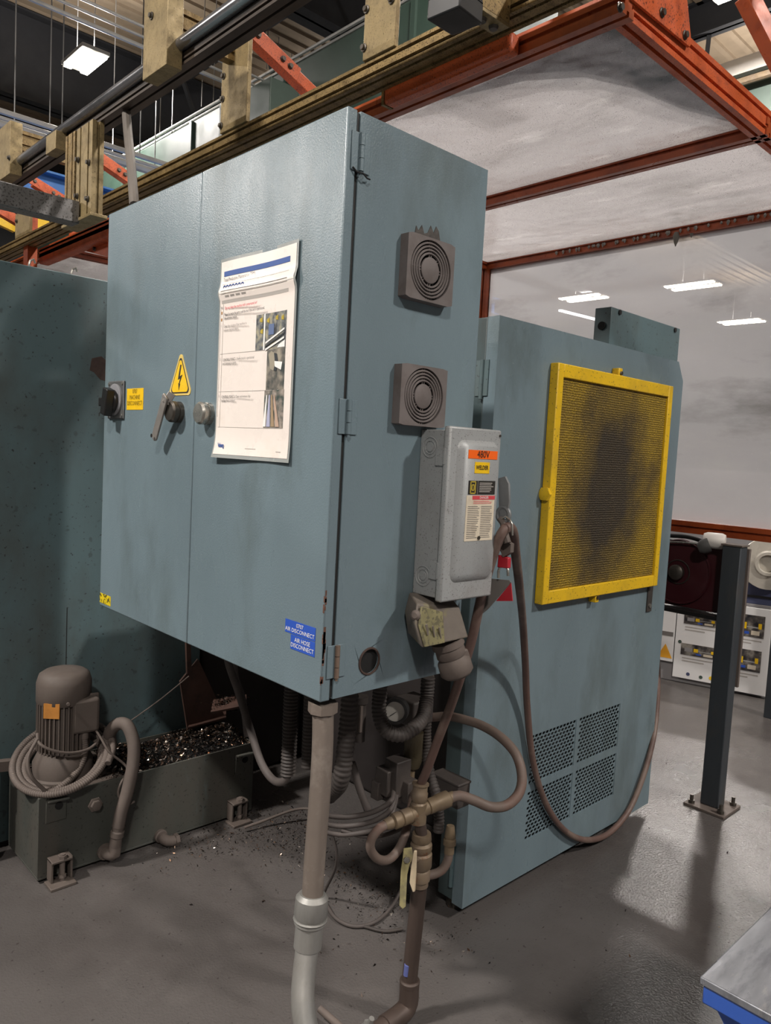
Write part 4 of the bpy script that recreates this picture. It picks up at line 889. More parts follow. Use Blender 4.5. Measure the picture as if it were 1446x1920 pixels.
# regulator with gauge
c = P(742, 1333, d=1.95); t = thing('pressure_regulator', 'air pressure regulator with round dial gauge under the hung cabinet', 'regulator', c)
fd = V((-.80, -.55, .12)).normalized()
MB().lathe([(.012, -.03), (.033, -.02), (.033, .012), (.026, .014), (.026, .006), (0, .006)], c, fd, 28).build('gauge_case', M['black'], t)
MB().lathe([(.025, .006), (.025, .009), (0, .009)], c, fd, 28).build('gauge_dial', M['gauge_face'], t)
u, w_ = basis(fd); MB().bar(c+fd*.011-u*.004, c+fd*.011+u*.012+w_*.012, .0015, .001, fd).build('gauge_needle', M['sticker_k'], t)
MB().cyl(c-fd*.02, c-fd*.09, .010, 10).build('gauge_stem', M['brass'], t)
c2 = P(775, 1330, d=2.08); MB().box(c2-V((.04, .04, .035)), c2+V((.04, .04, .035))).build('regulator_body', M['corr'], t, .006)
c3 = P(775, 1405, d=2.08); MB().lathe([(.0, -.055), (.02, -.05), (.026, -.03), (.026, .05), (0, .05)], c3, n=18).build('filter_bowl', M['clear_bowl'], t)
MB().cyl(c3-V((0, 0, .05)), c3-V((0, 0, .13)), .008, 10).build('drain_stem', M['brass'], t)
c4 = P(675, 1340, d=1.98); t = thing('dark_cylinder', 'small dark upright cylinder between hoses left of the gauge', 'cylinder', c4)
MB().lathe([(.016, -.07), (.016, .03), (.02, .032), (.02, .05), (0, .05)], c4, n=16).build('barrel', M['corr'], t); MB().box(c4+V((-.014, -.018, -.04)), c4+V((-.006, -.012, .03))).build('barrel_label', M['dust'], t)

# air pipe with ball valve and cross fitting
D0 = 1.93
t = AP = thing('air_valve_pipe', 'upright brown air pipe with cross fitting and yellow-handled ball valve', 'air pipe', V((.5, .18, 0)))
def seg(name, a, c, prof, m, par=t, n=16):
    a, c = V(a), V(c); L_ = (c-a).length
    return MB().lathe([(r, h*L_) for r, h in prof]+[(0, prof[-1][1]*L_)], a, c-a, n).build(name, m, par, smooth=45)
EL = P(768, 1845, d=2.0)
seg('pipe', P(768, 1838, d=2.0), P(787, 1655, d=1.96), [(.0205, 0), (.0205, 1)], M['pipe_rust'])
seg('blue_tape', P(762, 1828, d=1.985), P(764, 1808, d=1.98), [(.008, 0), (.008, 1)], mat('blue_paint_mark', '5a639a', .5))
vb = seg('valve_body', P(787, 1660, d=1.955), P(791, 1562, d=1.94), [(.022, 0), (.022, .1), (.026, .12), (.026, .30), (.023, .33), (.029, .38), (.029, .62), (.024, .65), (.028, .70), (.028, .80), (.022, .84), (.026, .88), (.024, 1)], M['brass'])
seg('nipple', P(791, 1565, d=1.94), P(786, 1535, d=1.93), [(.015, 0), (.015, 1)], M['pipe_rust'])
CX = P(784, 1524, d=D0)
cr = MB(); cr.lathe([(.022, -.025), (.022, .025), (0, .025)], CX, (0, 0, 1), 16); cr.cyl(P(770, 1528, d=D0-.01), P(800, 1513, d=D0+.01), .02, 14); cr.build('cross_fitting', M['brass'], t)
seg('top_coupling', P(785, 1512, d=D0), P(789, 1468, d=D0), [(.019, 0), (.021, .1), (.017, .2), (.021, .3), (.021, .6), (.019, .65), (.019, .9), (.022, .92), (.022, 1)], M['brass'])
seg('quick_coupling', P(777, 1525, d=D0-.01), P(722, 1547, d=D0-.05), [(.017, 0), (.017, .12), (.02, .15), (.02, .42), (.017, .45), (.02, .5), (.02, .7), (.014, .75), (.016, .8), (.013, 1)], M['brass'])
seg('quick_coupling', P(795, 1516, d=D0+.01), P(851, 1493, d=D0+.05), [(.017, 0), (.017, .12), (.02, .15), (.02, .42), (.022, .45), (.022, .8), (.015, .85), (.014, 1)], M['brass'])
# lever handle of the valve
lh = V((-.06, -.03, 0))
pts = [P(757, 1592, d=1.86), P(772, 1590, d=1.86), P(775, 1605, d=1.86), P(768, 1622, d=1.86), P(764, 1640, d=1.86), P(761, 1700, d=1.86), P(755, 1705, d=1.86), P(749, 1698, d=1.86), P(752, 1630, d=1.86), P(755, 1612, d=1.86)]
MB().prism(pts, FW*.006).build('valve_lever', M['valve_lever'], t, .001)
pts = [P(776, 1596, d=1.84), P(781, 1597, d=1.84), P(780, 1640, d=1.84), P(778, 1672, d=1.84), P(774, 1673, d=1.84), P(768, 1655, d=1.84), P(771, 1625, d=1.84)]
MB().prism(pts, FW*.008+RT*.002).build('lever_flap', mat('pale_lever_flap', 'b9a98e', .55, var=.15, vscale=25), t, .001)
c = P(763, 1611, d=1.855); MB().lathe([(.008, 0), (.008, .006), (0, .006)], c, -FW, 6).build('lever_nut', M['silver'], t); MB().cyl(c, P(787, 1612, d=1.94), .007, 10).build('valve_stem', M['brass'], t)
MB().lathe([(.026, 0), (.027, .012), (.024, .016), (0, .016)], P(768, 1846, d=2.0), (0, 0, 1), 18).build('elbow_collar', M['pipe_rust'], t)
e0 = P(768, 1846, d=2.0); zf = .036
el = [e0, V((e0.x, e0.y, zf+.02)), V((e0.x-.012, e0.y, zf+.004)), V((e0.x-.04, e0.y-.002, zf)), V((e0.x-.09, e0.y-.004, zf))]
MB().hose(el, .026, 16).build('elbow', M['pipe_rust'], t)
MB().cyl(el[-1], V((e0.x-.8, e0.y-.03, zf)), .0225, 16).build('floor_pipe', M['pipe_rust'], t)
t = thing('pipe_clamp', 'steel strut clamp with two bolts holding the floor pipe', 'pipe clamp', V((e0.x-.14, e0.y-.005, 0)))
cx = e0.x-.15; cy = e0.y-.006
MB().ring((cx, cy, zf), (1, 0, 0), .028, .006, 22, 8).build('clamp_strap', M['galv'], t)
MB().cyl((cx, cy, zf+.026), (cx, cy-.012, zf+.06), .007, 10).lathe([(.013, 0), (.013, .01), (0, .01)], (cx, cy, zf+.032), n=6).build('clamp_bolt', M['galv'], t)
for k, (dx, dy) in enumerate(((-.01, .03), (-.07, .03))): MB().cyl((cx+dx, cy+dy, .016), (cx+dx-.015, cy+dy+.13, .03), .0095, 12).build('anchor_stud', M['dust'], t)
MB().box((cx-.12, cy-.08, 0), (cx+.03, cy+.05, .010)).build('base_strip', M['dust'], t, .002)

# hoses on the cross fitting
hk = P(955, 988, X=.405)
b = MB()
pA = [P(789, 1470, d=D0), P(800, 1445, d=1.91), P(822, 1385, d=1.87), P(850, 1310, d=1.81), P(883, 1205, d=1.74), P(905, 1110, d=1.69), P(925, 1040, d=1.655), P(941, 1000, d=1.635), P(953, 988, d=1.645), P(962, 998, d=1.68), P(966, 1030, d=1.76), P(973, 1090, d=1.95)]
pB = [P(980, 1160, Y=.20), P(985, 1240, Y=.29), P(989, 1330, Y=.335), P(1000, 1430, Y=.345), P(1025, 1510, Y=.345), P(1060, 1558, Y=.345), P(1100, 1575, Y=.345), P(1142, 1562, Y=.345), P(1180, 1518, Y=.345), P(1208, 1450, Y=.345), P(1226, 1380, Y=.36), P(1233, 1310, Y=.42), P(1234, 1260, Y=.5), P(1232, 1200, Y=.56)]
b.tube(resample(catmull(pA+pB), .014), .0115, 12); b.build('air_hose', M['hose_red'], smooth=60, label='long brown air hose draped over the switch handle and looping in front of the vents', category='hose')
b = MB(); b.hose([P(728, 1545, d=D0-.045), P(712, 1553, d=D0-.06), P(697, 1572, d=D0-.06), P(695, 1592, d=D0-.05), P(708, 1610, d=D0-.03), P(728, 1612, d=D0), P(748, 1592, d=D0+.03), P(762, 1556, d=D0+.06), P(772, 1510, d=D0+.08), P(778, 1480, d=D0+.12)], .0115, 14)
b.build('looped_hose', M['hose'], label='short pinkish hose looping below the left coupling', category='hose')
b = MB(); b.hose([P(846, 1496, d=D0+.045), P(862, 1492, d=D0+.05), P(890, 1501, d=D0+.06), P(920, 1513, d=D0+.07), P(950, 1510, d=D0+.08), P(973, 1488, d=D0+.1), P(979, 1455, d=D0+.12), P(968, 1415, d=D0+.15), P(940, 1383, d=D0+.2), P(905, 1361, d=D0+.27), P(870, 1349, d=D0+.33), P(840, 1343, d=D0+.4), P(810, 1345, d=D0+.42)], .0135, 14)
b.build('looped_hose', M['hose'], label='pinkish hose bowing right from the right coupling across the cabinet corner', category='hose')
t = thing('return_hose', 'low hose with brass fitting curving up beside the cabinet flank', 'hose', P(820, 1640, d=2.1))
MB().hose([P(775, 1640, d=2.1), P(805, 1641, d=2.1), P(828, 1632, d=2.1), P(840, 1612, d=2.1), P(842, 1592, d=2.1)], .0125, 12).build('hose', M['hose'], t)
seg('hose_fitting', P(842, 1600, d=2.1), P(845, 1548, d=2.1), [(.014, 0), (.014, .3), (.018, .32), (.018, .5), (.014, .55), (.016, .6), (.011, 1)], M['brass'], t)

# ------------------------------------------------------------------ swarf on the floor
def floor_pts():
    r = random.random()
    if r < .50: x, y = random.gauss(.80, .10), random.gauss(1.12, .14)
    elif r < .80: x, y = random.gauss(.78, .07), random.gauss(.62, .16)
    else: x, y = random.gauss(.55, .12), random.gauss(1.28, .06)
    y = min(y, 1.375); return V((x, y, .004+random.random()*.008+(.03*math.exp(-((x-.85)/.1)**2-((y-1.15)/.15)**2) if r < .5 else 0)))
chips('f', floor_pts, 1700, .0045, '').build('floor_swarf', M['chips'], smooth=0, kind='stuff', label='dark metal swarf swept under the hung cabinet', category='swarf')
def scat():
    r = random.random()
    if r < .5: c = P(random.uniform(600, 900), random.uniform(1640, 1900), Z=.003)
    elif r < .8: c = P(random.uniform(900, 1440), random.uniform(1420, 1850), Z=.003)
    else: c = P(random.uniform(240, 560), random.uniform(1580, 1700), Z=.003)
    return c
chips('s', scat, 70, .0055, '').build('scattered_chips', M['chips'], smooth=0, kind='stuff', label='single metal chips scattered over the open floor', category='swarf')
def shelf():
    x = random.gauss(430, 15); y = random.gauss(1318, 6); c = P(x, y, Y=1.45+(1335-y)/30*.1); c.z += .004*random.random(); return c
chips('h', shelf, 500, .006, '').build('chute_swarf', M['chips'], smooth=0, kind='stuff', label='small pile of metal chips on the chute ledge', category='swarf')

# ------------------------------------------------------------------ orange hood
HZ = 2.70; HX = (.93, 1.905, 2.842); HY = (.035, 2.035, 4.05, 6.1)
t = HD = thing('orange_hood', 'orange profile frame hood with clear sheets over the machine', 'hood frame', (1.9, 3, HZ))
pr4 = slotted(.06, .06, 1, 1, .012, .012); pr8 = slotted(.05, .09, 1, 2, .012, .012)
for i, x in enumerate(HX):
    MB().ext(pr4, 'y', HY[0]-.03, HY[-1], x, HZ).build('cross_beam', M['orange_dark'], t, smooth=0)
for i, y in enumerate(HY):
    MB().ext(pr8, 'x', HX[0]+.03, HX[2]-.03, y, HZ+.015).build('side_beam', M['orange_dark' if i else 'orange'], t, smooth=0)
MB().ext(slotted(.05, .06, 0, 0), 'y', .33, .86, .875, 2.692).build('cover_rail', M['orange'], t, .012)
MB().ext(slotted(.046, .056, 0, 0), 'y', .86, .872, .875, 2.692).build('rail_end', M['alu_tan'], t)
MB().ext(slotted(.07, .10, 0, 0), 'y', 2.9, 4.3, .935, HZ-.02).build('cover_rail', M['orange'], t, .012)
for i in range(2):
    for j in range(3):
        b = MB(); nx, ny = 16, 28; xa, xb, ya, yb = HX[i]+.03, HX[i+1]-.03, HY[j]+.025, HY[j+1]-.025; vs = []
        for k in range(nx+1):
            for l in range(ny+1):
                u, v = k/nx, l/ny; e = math.sin(math.pi*u)*math.sin(math.pi*v)
                vs.append((xa+(xb-xa)*u, ya+(yb-ya)*v, HZ+.012-.016*e+.010*e*math.sin(7*u+5*v+i*2+j)*math.cos(9*v-3*u)))
        q = ny+1; b.add(vs, [(k*q+l, (k+1)*q+l, (k+1)*q+l+1, k*q+l+1) for k in range(nx) for l in range(ny)])
        o = b.build('roof_sheet', M['roof_sheet'], t, smooth=60)
for (y0, y1) in ((HY[0], HY[1]), (HY[1], HY[2])):
    MB().add([(HX[2], y0+.03, 1.235), (HX[2], y1-.03, 1.235), (HX[2], y1-.03, HZ-.03), (HX[2], y0+.03, HZ-.03)], [(0, 1, 2, 3)]).build('wall_sheet', M['wall_sheet'], t, smooth=0)
MB().ext(pr4, 'y', HY[0]-.6, HY[2], HX[2], 1.205).build('lower_rail', M['orange_dark'], t, smooth=0)
for y in HY[1:3]: MB().ext(pr4, 'z', 0, HZ-.03, HX[2], y).build('corner_post', M['orange_dark'], t, smooth=0)
MB().ext(pr4, 'z', 0, HZ-.03, HX[0]+.02, 6.0).build('corner_post', M['orange_dark'], t, smooth=0)
MB().ext(pr4, 'z', 0, HZ-.03, HX[2], HY[3]-.05).build('corner_post', M['orange_dark'], t, smooth=0)
# gusset plates and braces
y = HY[0]-.03
g = MB().prism([P(1180, 0, Y=y), P(1182, -60, Y=y), P(1275, -40, Y=y), P(1285, 8, Y=y), P(1292, 82, Y=y), P(1289, 90, Y=y)], (0, -.008, 0)).build('gusset_plate', M['orange'], t, .001)
for (bx_, by_) in ((1241, 24), (1284, 66), (1162, 14)):
    c = P(bx_, by_, Y=y-.008); MB().lathe([(.013, 0), (.013, .003), (.009, .004), (.009, .010), (0, .010)], c, (0, -1, 0), 14).build('gusset_bolt', M['bolt'], g)
MB().ext(pr4, 'z', HZ+.03, HZ+1.1, HX[2]-.3, -.15).build('upright', M['orange_dark'], t, smooth=0)
y = 1.60
g2 = MB().prism([P(128, 462, X=.96), P(130, 428, X=.96), P(200, 425, X=.96), P(203, 482, X=.96)], (.008, 0, 0)).build('gusset_plate', M['orange'], t, .001)
for (bx_, by_) in ((137, 457), (178, 467)): MB().lathe([(.014, 0), (.010, .004), (.010, .012), (0, .012)], P(bx_, by_, X=.958), (-1, 0, 0), 12).build('gusset_bolt', M['bolt'], g2)
# dirt and sealant strip at the far beam
b = MB(); 
for k in range(60):
    yy = random.uniform(.1, 1.5); b.lathe([(.001, -.012*random.random()-.004), (.008, 0), (.003, .01)], (HX[2]-.04, yy, HZ-.012), n=6)
b.build('sealant_bead', mat('grey_sealant', '8f8c86', .6), t, kind='stuff')
b = MB(); b.lathe([(.002, -.05), (.01, -.03), (.018, 0), (.01, .02)], (HX[2]-.035, .78, HZ-.035), n=8); b.lathe([(.002, -.02), (.01, 0)], (HX[2]-.035, .70, HZ-.035), n=8); b.build('sealant_drip', mat('grey_sealant_drip', '77746c', .6), t)
# added sheet, unseen from below, that blocks lamp light to shade the near corner
t = thing('light_blocker', 'added unseen dark sheet that shades the near right corner of the hood roof', 'light blocker', (1.4, .15, HZ+.05))
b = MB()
b.prism([V(p) for p in ((.97, .062, HZ+.05), (1.87, .062, HZ+.05), (1.87, .10, HZ+.05), (1.62, .20, HZ+.05), (1.38, .25, HZ+.05), (1.22, .33, HZ+.05), (1.12, .48, HZ+.05), (1.05, .75, HZ+.05), (.97, 1.0, HZ+.05))], (0, 0, .004)); b.build('blocker_plate', M['girder'], t)

# ------------------------------------------------------------------ gantry rails
gr = 'gantry uprights'
t = FRL = thing('profile_rail', 'long tan grimy grooved aluminium rail running above the cabinet', 'rail', (.80, 3, 2.66))
MB().ext(slotted(.08, .064, 2, 2, .011, .012), 'y', -.6, 7, .80, 2.732).build('rail_profile', M['alu_tan'], t, smooth=0)
b = MB()
for k in range(2): b.box((.7715, -.6, 2.7105+k*.032), (.7725, 7, 2.7215+k*.032))
for k in range(2): b.box((.7745+k*.04, -.6, 2.7115), (.7855+k*.04, 7, 2.7125))
b.build('rail_groove', M['slot'], t, smooth=0)
t = NB = thing('pipe_rail', 'dark oily beam carrying a bright round steel guide rail, upper left', 'guide rail', (.46, 3, 2.7))
MB().ext(slotted(.07, .06, 1, 2, .010, .010), 'y', -.4, 7, .472, 2.865).build('beam_profile', M['beam_dark'], t, smooth=0)
MB().cyl((.425, -.4, 2.898), (.425, 7, 2.898), .022, 20).build('round_rail', M['steel_rail'], t)
MB().box((.425, -.4, 2.888), (.45, 7, 2.894)).build('rail_support', M['beam_dark'], t)
def upright(px0, px1, ytop, ybot, X, name, label, m=M['alu_plate'], th=.018, bolts=(), zb=None):
    a, c = P(px0, ybot, X=X), P(px1, ybot, X=X); zt = P((px0+px1)/2, ytop, X=X).z; a.z = c.z = zb if zb else min(a.z, c.z); y0, y1 = min(a.y, c.y), max(a.y, c.y)
    t = thing(name, label, 'bracket plate', (X, (y0+y1)/2, min(a.z, c.z)), gr)
    pl = MB().box((X, y0, min(a.z, c.z)), (X+th, y1, zt)).build('plate', m, t, .002)
    for (bx_, by_) in bolts:
        p = P(bx_, by_, X=X); MB().lathe([(.013, 0), (.013, .004), (.009, .005), (.008, .012), (0, .012)], p, (-1, 0, 0), 12).build('bolt', M['bolt'], t)
    return t, y0, y1
upright(268, 312, -60, 120, .372, 'rail_hanger', 'tan plate gripping the round guide rail nearest the lamp', th=.06, bolts=((285, 30),))
upright(-14, 18, 240, 325, .372, 'rail_hanger', 'tan plate gripping the guide rail at the left picture edge', th=.06, bolts=((18, 296),))
t, ya, yb = upright(412, 460, 60, 258, .752, 'rail_upright', 'tan upright plate beside the tall orange brace', bolts=((420, 143), (418, 186), (415, 236)), zb=2.766)
upright(680, 738, -80, 108, .752, 'rail_upright', 'tan upright plate with three bolts above the cabinet corner', bolts=((688, 18), (683, 90), (735, 0)), zb=2.766)
upright(28, 55, 395, 450, .76, 'rail_upright', 'small tan upright plate at far left above the housing', bolts=((32, 415),), zb=2.766)
upright(86, 104, 250, 278, .385, 'rail_clip', 'small tan clip block on the round guide rail', th=.05)
# second layer: cross channels between the rails
for (y, lb) in ((1.675, 'grooved tan cross channel joining the two rails near the lamp'), (3.40, 'grooved tan cross channel joining the two rails at far left')):
    MB().ext(slotted(.045, .105, 0, 2, .016, .010), 'x', .45, .76, y, 3.075).build('cross_channel', M['alu_tan'], label=lb, category='channel', group=gr, smooth=0)
# hanging tan bracket with rectangular tube
t = thing('rail_bracket', 'double tan bolted bracket hanging from the dark beam at the left', 'bracket', (.43, 2.33, 2.435))
MB().ext(slotted(.06, .11, 1, 2, .012, .01), 'z', 2.447, 2.833, .432, 2.43).build('post', M['alu_tan'], t, smooth=0)
MB().ext(slotted(.05, .17, 1, 2, .014, .012), 'z', 2.447, 2.833, .43, 2.275).build('post', M['alu_plate'], t, smooth=0)
MB().box((.395, 2.17, 2.432), (.47, 2.50, 2.446)).build('end_plate', M['alu_plate'], t, .002)
for (bx_, by_) in ((147, 300), (167, 305), (145, 368), (165, 373)):
    MB().lathe([(.013, 0), (.013, .004), (.009, .005), (.009, .014), (0, .014)], P(bx_, by_, X=.404), (-1, 0, 0), 12).build('bolt', M['bolt'], t)
MB().box((-1.2, 2.30, 2.42), (.40, 2.38, 2.515)).build('square_tube', mat('worn_grey_tube', '6c6a69', .45, .4, var=.15, vscale=10, specks=('2f2b28', .8, 120, .55, .65)), label='worn grey square tube entering from the left into the bracket', category='tube', bevel=.004)
# black box and tan bracket at the top centre
q = [P(x, y, Z=2.66) for x, y in ((852, 20), (880, 2), (955, 52), (925, 66))]
t = thing('carriage_bracket', 'tan angle bracket with bolts beneath the rail at the top', 'bracket', q[0])
MB().prism(q, (0, 0, .010)).build('bottom_plate', M['alu_plate'], t, .001)
m0, m1 = (q[0]+q[1])/2, (q[2]+q[3])/2
MB().prism([q[1]+V((0, 0, .01)), q[2]+V((0, 0, .01)), q[2]+V((0, 0, .3)), q[1]+V((0, 0, .3))], (q[0]-q[1])*.25).build('web', M['alu_tan'], t, .001)
for k in (.2, .5, .8): MB().lathe([(.014, 0), (.011, .008), (0, .008)], m0.lerp(m1, k), (0, 0, -1), 12).build('bolt', M['bolt'], t)
q = [P(x, y, Z=2.60) for x, y in ((800, 38), (862, 12), (905, 46), (848, 68))]
MB().prism(q, (0, 0, .05)).add([v+V((0, 0, .05)) for v in q]+[v+V((0, 0, .22))-(q[1]-q[0])*.4 for v in q], [(0, 1, 5, 4), (1, 2, 6, 5), (2, 3, 7, 6), (3, 0, 4, 7), (4, 5, 6, 7)]).build('carriage_motor', M['black'], label='black carriage motor box hanging at the top centre', category='motor box', bevel=.004)
# strap hanging from the dark beam
MB().hose(px([(237, 212, {'X': .47}), (240, 250, {'X': .45}), (246, 310, {'X': .40}), (252, 385, {'X': .34})]), .018, 10).build('cable_sleeve', mat('grey_cable_sleeve', '5e5750', .7, var=.15), label='grey cable sleeve hanging from the dark beam to the cabinet', category='cable sleeve')
# orange braces
def brace(label, a, c, y, w=.05):
    t = thing('orange_brace', label, 'brace', V((a.x, y, c.z)), 'orange braces')
    d = (c-a).normalized()
    MB().bar(a, c, .05, w).build('brace_bar', M['orange'], t, .004)
    MB().bar(a+V((0, -.03, 0))-d*.03, a+V((0, -.03, 0))+d*.22, .008, .06).build('end_plate', M['orange'], t, .001)
    for k in (.0, .13, .17): MB().lathe([(.012, 0), (.012, .004), (.009, .005), (.009, .012), (0, .012)], a+V((0, -.034, 0))+d*k, (0, -1, 0), 12).build('bolt', M['bolt'], t)
brace('orange diagonal brace from the tall tan upright down to the hood', P(475, 72, Y=1.62), P(625, 215, Y=1.62), 1.62)
brace('orange diagonal brace behind the hanging tan bracket', P(180, 295, Y=3.35), P(262, 352, Y=3.35), 3.35, .06)
brace('small orange brace under the guide rail at far left', P(62, 342, Y=4.4), P(110, 372, Y=4.4), 4.4, .06)
brace('orange brace at the left picture edge', P(-6, 392, Y=4.6), P(60, 432, Y=4.6), 4.6, .06)
MB().box((.78, P(47, 420, X=.8).y-.12, 2.5), (.84, P(47, 420, X=.8).y-.04, P(50, 395, X=.8).z)).build('orange_post', M['orange'], label='short upright orange post at far left beside tan plate', category='post')
c = P(80, 415, Y=5.2); MB().box((c.x-.05, 5.2, c.z-.14), (c.x+.05, 5.28, c.z+.12)).build('yellow_column', M['yellow'], label='yellow upright bar in the far left background', category='column')
c0, c1 = P(-10, 410, Y=5.6), P(28, 428, Y=5.6); MB().bar(c0, c1, .05, .07).build('yellow_bar', M['yellow'], label='yellow slanted bar at the left picture edge', category='bar')

# ------------------------------------------------------------------ overhead background: conduits, rods, ducts
def line(name, label, a, c, r, m=M['emt'], cat='conduit', group='overhead conduits'):
    MB().cyl(a, c, r, 8).build(name, m, label=label, category=cat, group=group)
yy = P(250, 82, Z=5.4)
for k in range(3):
    p = P(160+10*k, 42-16*k, Z=5.5); line('overhead_conduit', ['lowest', 'middle', 'upper'][k]+' grey conduit crossing above the lamp', V((-2, p.y, 5.5)), V((8, p.y, 5.5)), [.022, .014, .014][k])
for k in range(3):
    zc = P(430, 190, X=4.0).z+.12; p = P(330, 235+9*k, Z=zc); line('overhead_conduit', ['upper', 'middle', 'lower'][k]+' grey conduit slanting up right above the green duct', V((p.x, 1.5, zc)), V((p.x, 15, zc)), .018)
for k in range(3):
    p = P(100, 240+12*k, Z=4.6); line('overhead_conduit', ['upper', 'middle', 'lower'][k]+' pale pipe sloping down behind the round rail', V((-1.5, p.y, 4.6)), V((7, p.y, 4.6)), [.03, .02, .045][k])
rods = [(27, 60, 225), (93, 85, 240), (116, 40, 242), (262, 190, 290), (290, 180, 310), (320, 155, 330), (378, 110, 200), (400, 118, 190), (500, 10, 130), (520, 5, 145), (545, 0, 150), (570, 0, 140), (210, 230, 330), (298, 170, 300)]
for k, (x, ya_, yb_) in enumerate(rods):
    p = P(x, yb_, Y=7.5+.25*k); q = P(x, ya_, Y=7.5+.25*k); zt = CZ-.05
    MB().cyl((p.x, p.y, p.z), (p.x, p.y, zt), .007, 6).build('hanger_rod', M['rod'], label=['first', 'second', 'third', 'fourth', 'fifth', 'sixth', 'seventh', 'eighth', 'ninth', 'tenth', 'eleventh', 'twelfth', 'thirteenth', 'fourteenth'][sorted(r[0] for r in rods).index(x)]+' thin hanger rod from the left under the roof', category='rod', group='hanger rods')
gz = P(430, 190, X=4.0).z
gt = thing('green_duct', 'dark green sheet metal duct high behind the tan uprights', 'duct', (4.5, 8, gz-1.3))
MB().box((4.0, 3.2, gz-1.3), (5.0, 14, gz)).build('duct_body', M['green'], gt, .01)
for k in range(5): MB().box((3.97, 4+2*k, gz-1.3), (4.0, 4.06+2*k, gz)).build('duct_seam', M['green'], gt)
p = P(500, 225, X=3.9); MB().box((3.6, p.y-.5, p.z-.6), (3.96, p.y+.5, p.z+.2)).build('sheet_box', M['green_light'], label='pale green sheet box beside the green duct', category='box', bevel=.01)
p0, p1 = P(62, 345, Y=7.0), P(215, 388, Y=7.0); MB().box((-1, 7.0, p0.z-.10), (9, 7.2, p0.z+.12)).box((-1, 6.9, p0.z+.12), (9, 7.3, p0.z+.14)).box((-1, 6.9, p0.z-.12), (9, 7.3, p0.z-.10)).build('crane_beam', M['blue_beam'], label='blue crane beam far behind the hanging bracket', category='crane beam')
# right-hand background above the hood
a = P(1390, 130, X=9.0); t = thing('crane_girder', 'pale green crane girder with white top flange at upper right', 'girder', (9, a.y, a.z-1))
MB().box((9.0, -3, a.z-.75), (9.3, 7, a.z-.10)).build('web', M['green_light'], t); MB().box((8.9, -3, a.z-.1), (9.4, 7, a.z+.1)).build('flange', M['white'], t)
MB().cyl((8.88, -3, a.z-.22), (8.88, 7, a.z-.22), .05, 10).build('pipe', M['brass'], t)
MB().bar(P(1398, -10, d=3.3), P(1480, 150, d=3.4), .07, .07).build('orange_strut', M['orange_dark'], label='orange strut crossing the top right corner', category='strut', bevel=.004)

# ------------------------------------------------------------------ reel post and reel
pb = P(1335, 1512, Z=0); PX, PY = pb.x, pb.y
t = thing('steel_post', 'dark grey square steel post bolted to the floor beside the cabinet', 'post', (PX, PY, 0))
MB().box((PX-.035, PY-.04, .012), (PX+.035, PY+.04, 1.175)).build('post_tube', M['post'], t, .004)
MB().box((PX+.036, PY-.05, .55), (PX+.052, PY+.05, 1.165)).build('channel', M['dust'], t, .002)
MB().box((PX-.09, PY-.09, 0), (PX+.09, PY+.09, .012)).build('base_plate', M['dust'], t, .002)
for sx in (-1, 1):
    for sy in (-1, 1): MB().cyl((PX+sx*.065, PY+sy*.065, .012), (PX+sx*.065, PY+sy*.065, .05), .008, 10).lathe([(.015, 0), (.015, .012), (0, .012)], (PX+sx*.065, PY+sy*.065, .014), n=6).build('anchor_bolt', M['bolt'], t)
MB().box((PX-.04, PY-.045, 1.175), (PX+.04, PY+.045, 1.182)).build('cap', M['dust'], t)
t = thing('hose_reel', 'dark red spring hose reel mounted on the grey post', 'hose reel', (2.5, .5, .84))
rc = V((2.47, .47, 1.02))
MB().box((2.49, .258, .86), (2.505, .80, 1.155)).build('reel_bracket', M['dark_red'], t, .003)
MB().lathe([(.06, -.06), (.15, -.058), (.153, -.05), (.06, -.045), (.06, .045), (.15, .05), (.153, .058), (.06, .06)], rc+V((.09, 0, 0)), (1, 0, 0), 40).build('reel_drum', M['dark_red'], t)
MB().lathe([(.148, 0), (.148, .008), (.12, .012), (0, .012)], rc+V((.02, 0, 0)), (-1, 0, 0), 40).build('reel_side', M['dark_red'], t)
MB().ring(rc+V((.012, 0, 0)), (1, 0, 0), .146, .005, 40, 6).build('reel_rim', M['dark_red'], t)
MB().ring(rc+V((.006, 0, 0)), (1, 0, 0), .055, .003, 30, 6).build('hub_ring', M['bolt'], t)
MB().lathe([(.035, 0), (.035, .02), (.02, .03), (0, .03)], rc, (-1, 0, 0), 18).build('reel_hub', M['bolt'], t)
MB().box((2.44, .255, .835), (2.68, .80, .855)).build('reel_base', M['black'], t, .002)
MB().box((2.49, .255, 1.155), (2.68, .80, 1.165)).build('reel_top', M['black'], t, .002)
MB().hose([P(1250, 1004, X=2.46), P(1285, 1006, X=2.46), P(1310, 1012, X=2.45), P(1326, 1022, X=2.44)], .010, 10).build('hose_end', M['black'], t)
MB().hose([P(1250, 1016, X=2.46), P(1290, 1018, X=2.46), P(1340, 1024, X=2.46)], .004, 8).build('guide_wire', M['silver'], t)
MB().lathe([(.03, -.045), (.036, -.03), (.036, .03), (.03, .045), (0, .045)], P(1340, 1014, X=2.46), (.3, -1, .0), 18).build('hose_stop', M['white'], t)
MB().lathe([(.020, -.03), (.032, -.01), (.032, .02), (0, .02)], P(1322, 1024, X=2.42), (.5, -1, .5), 16).build('roller', mat('grey_roller', '4a4948', .6), t)
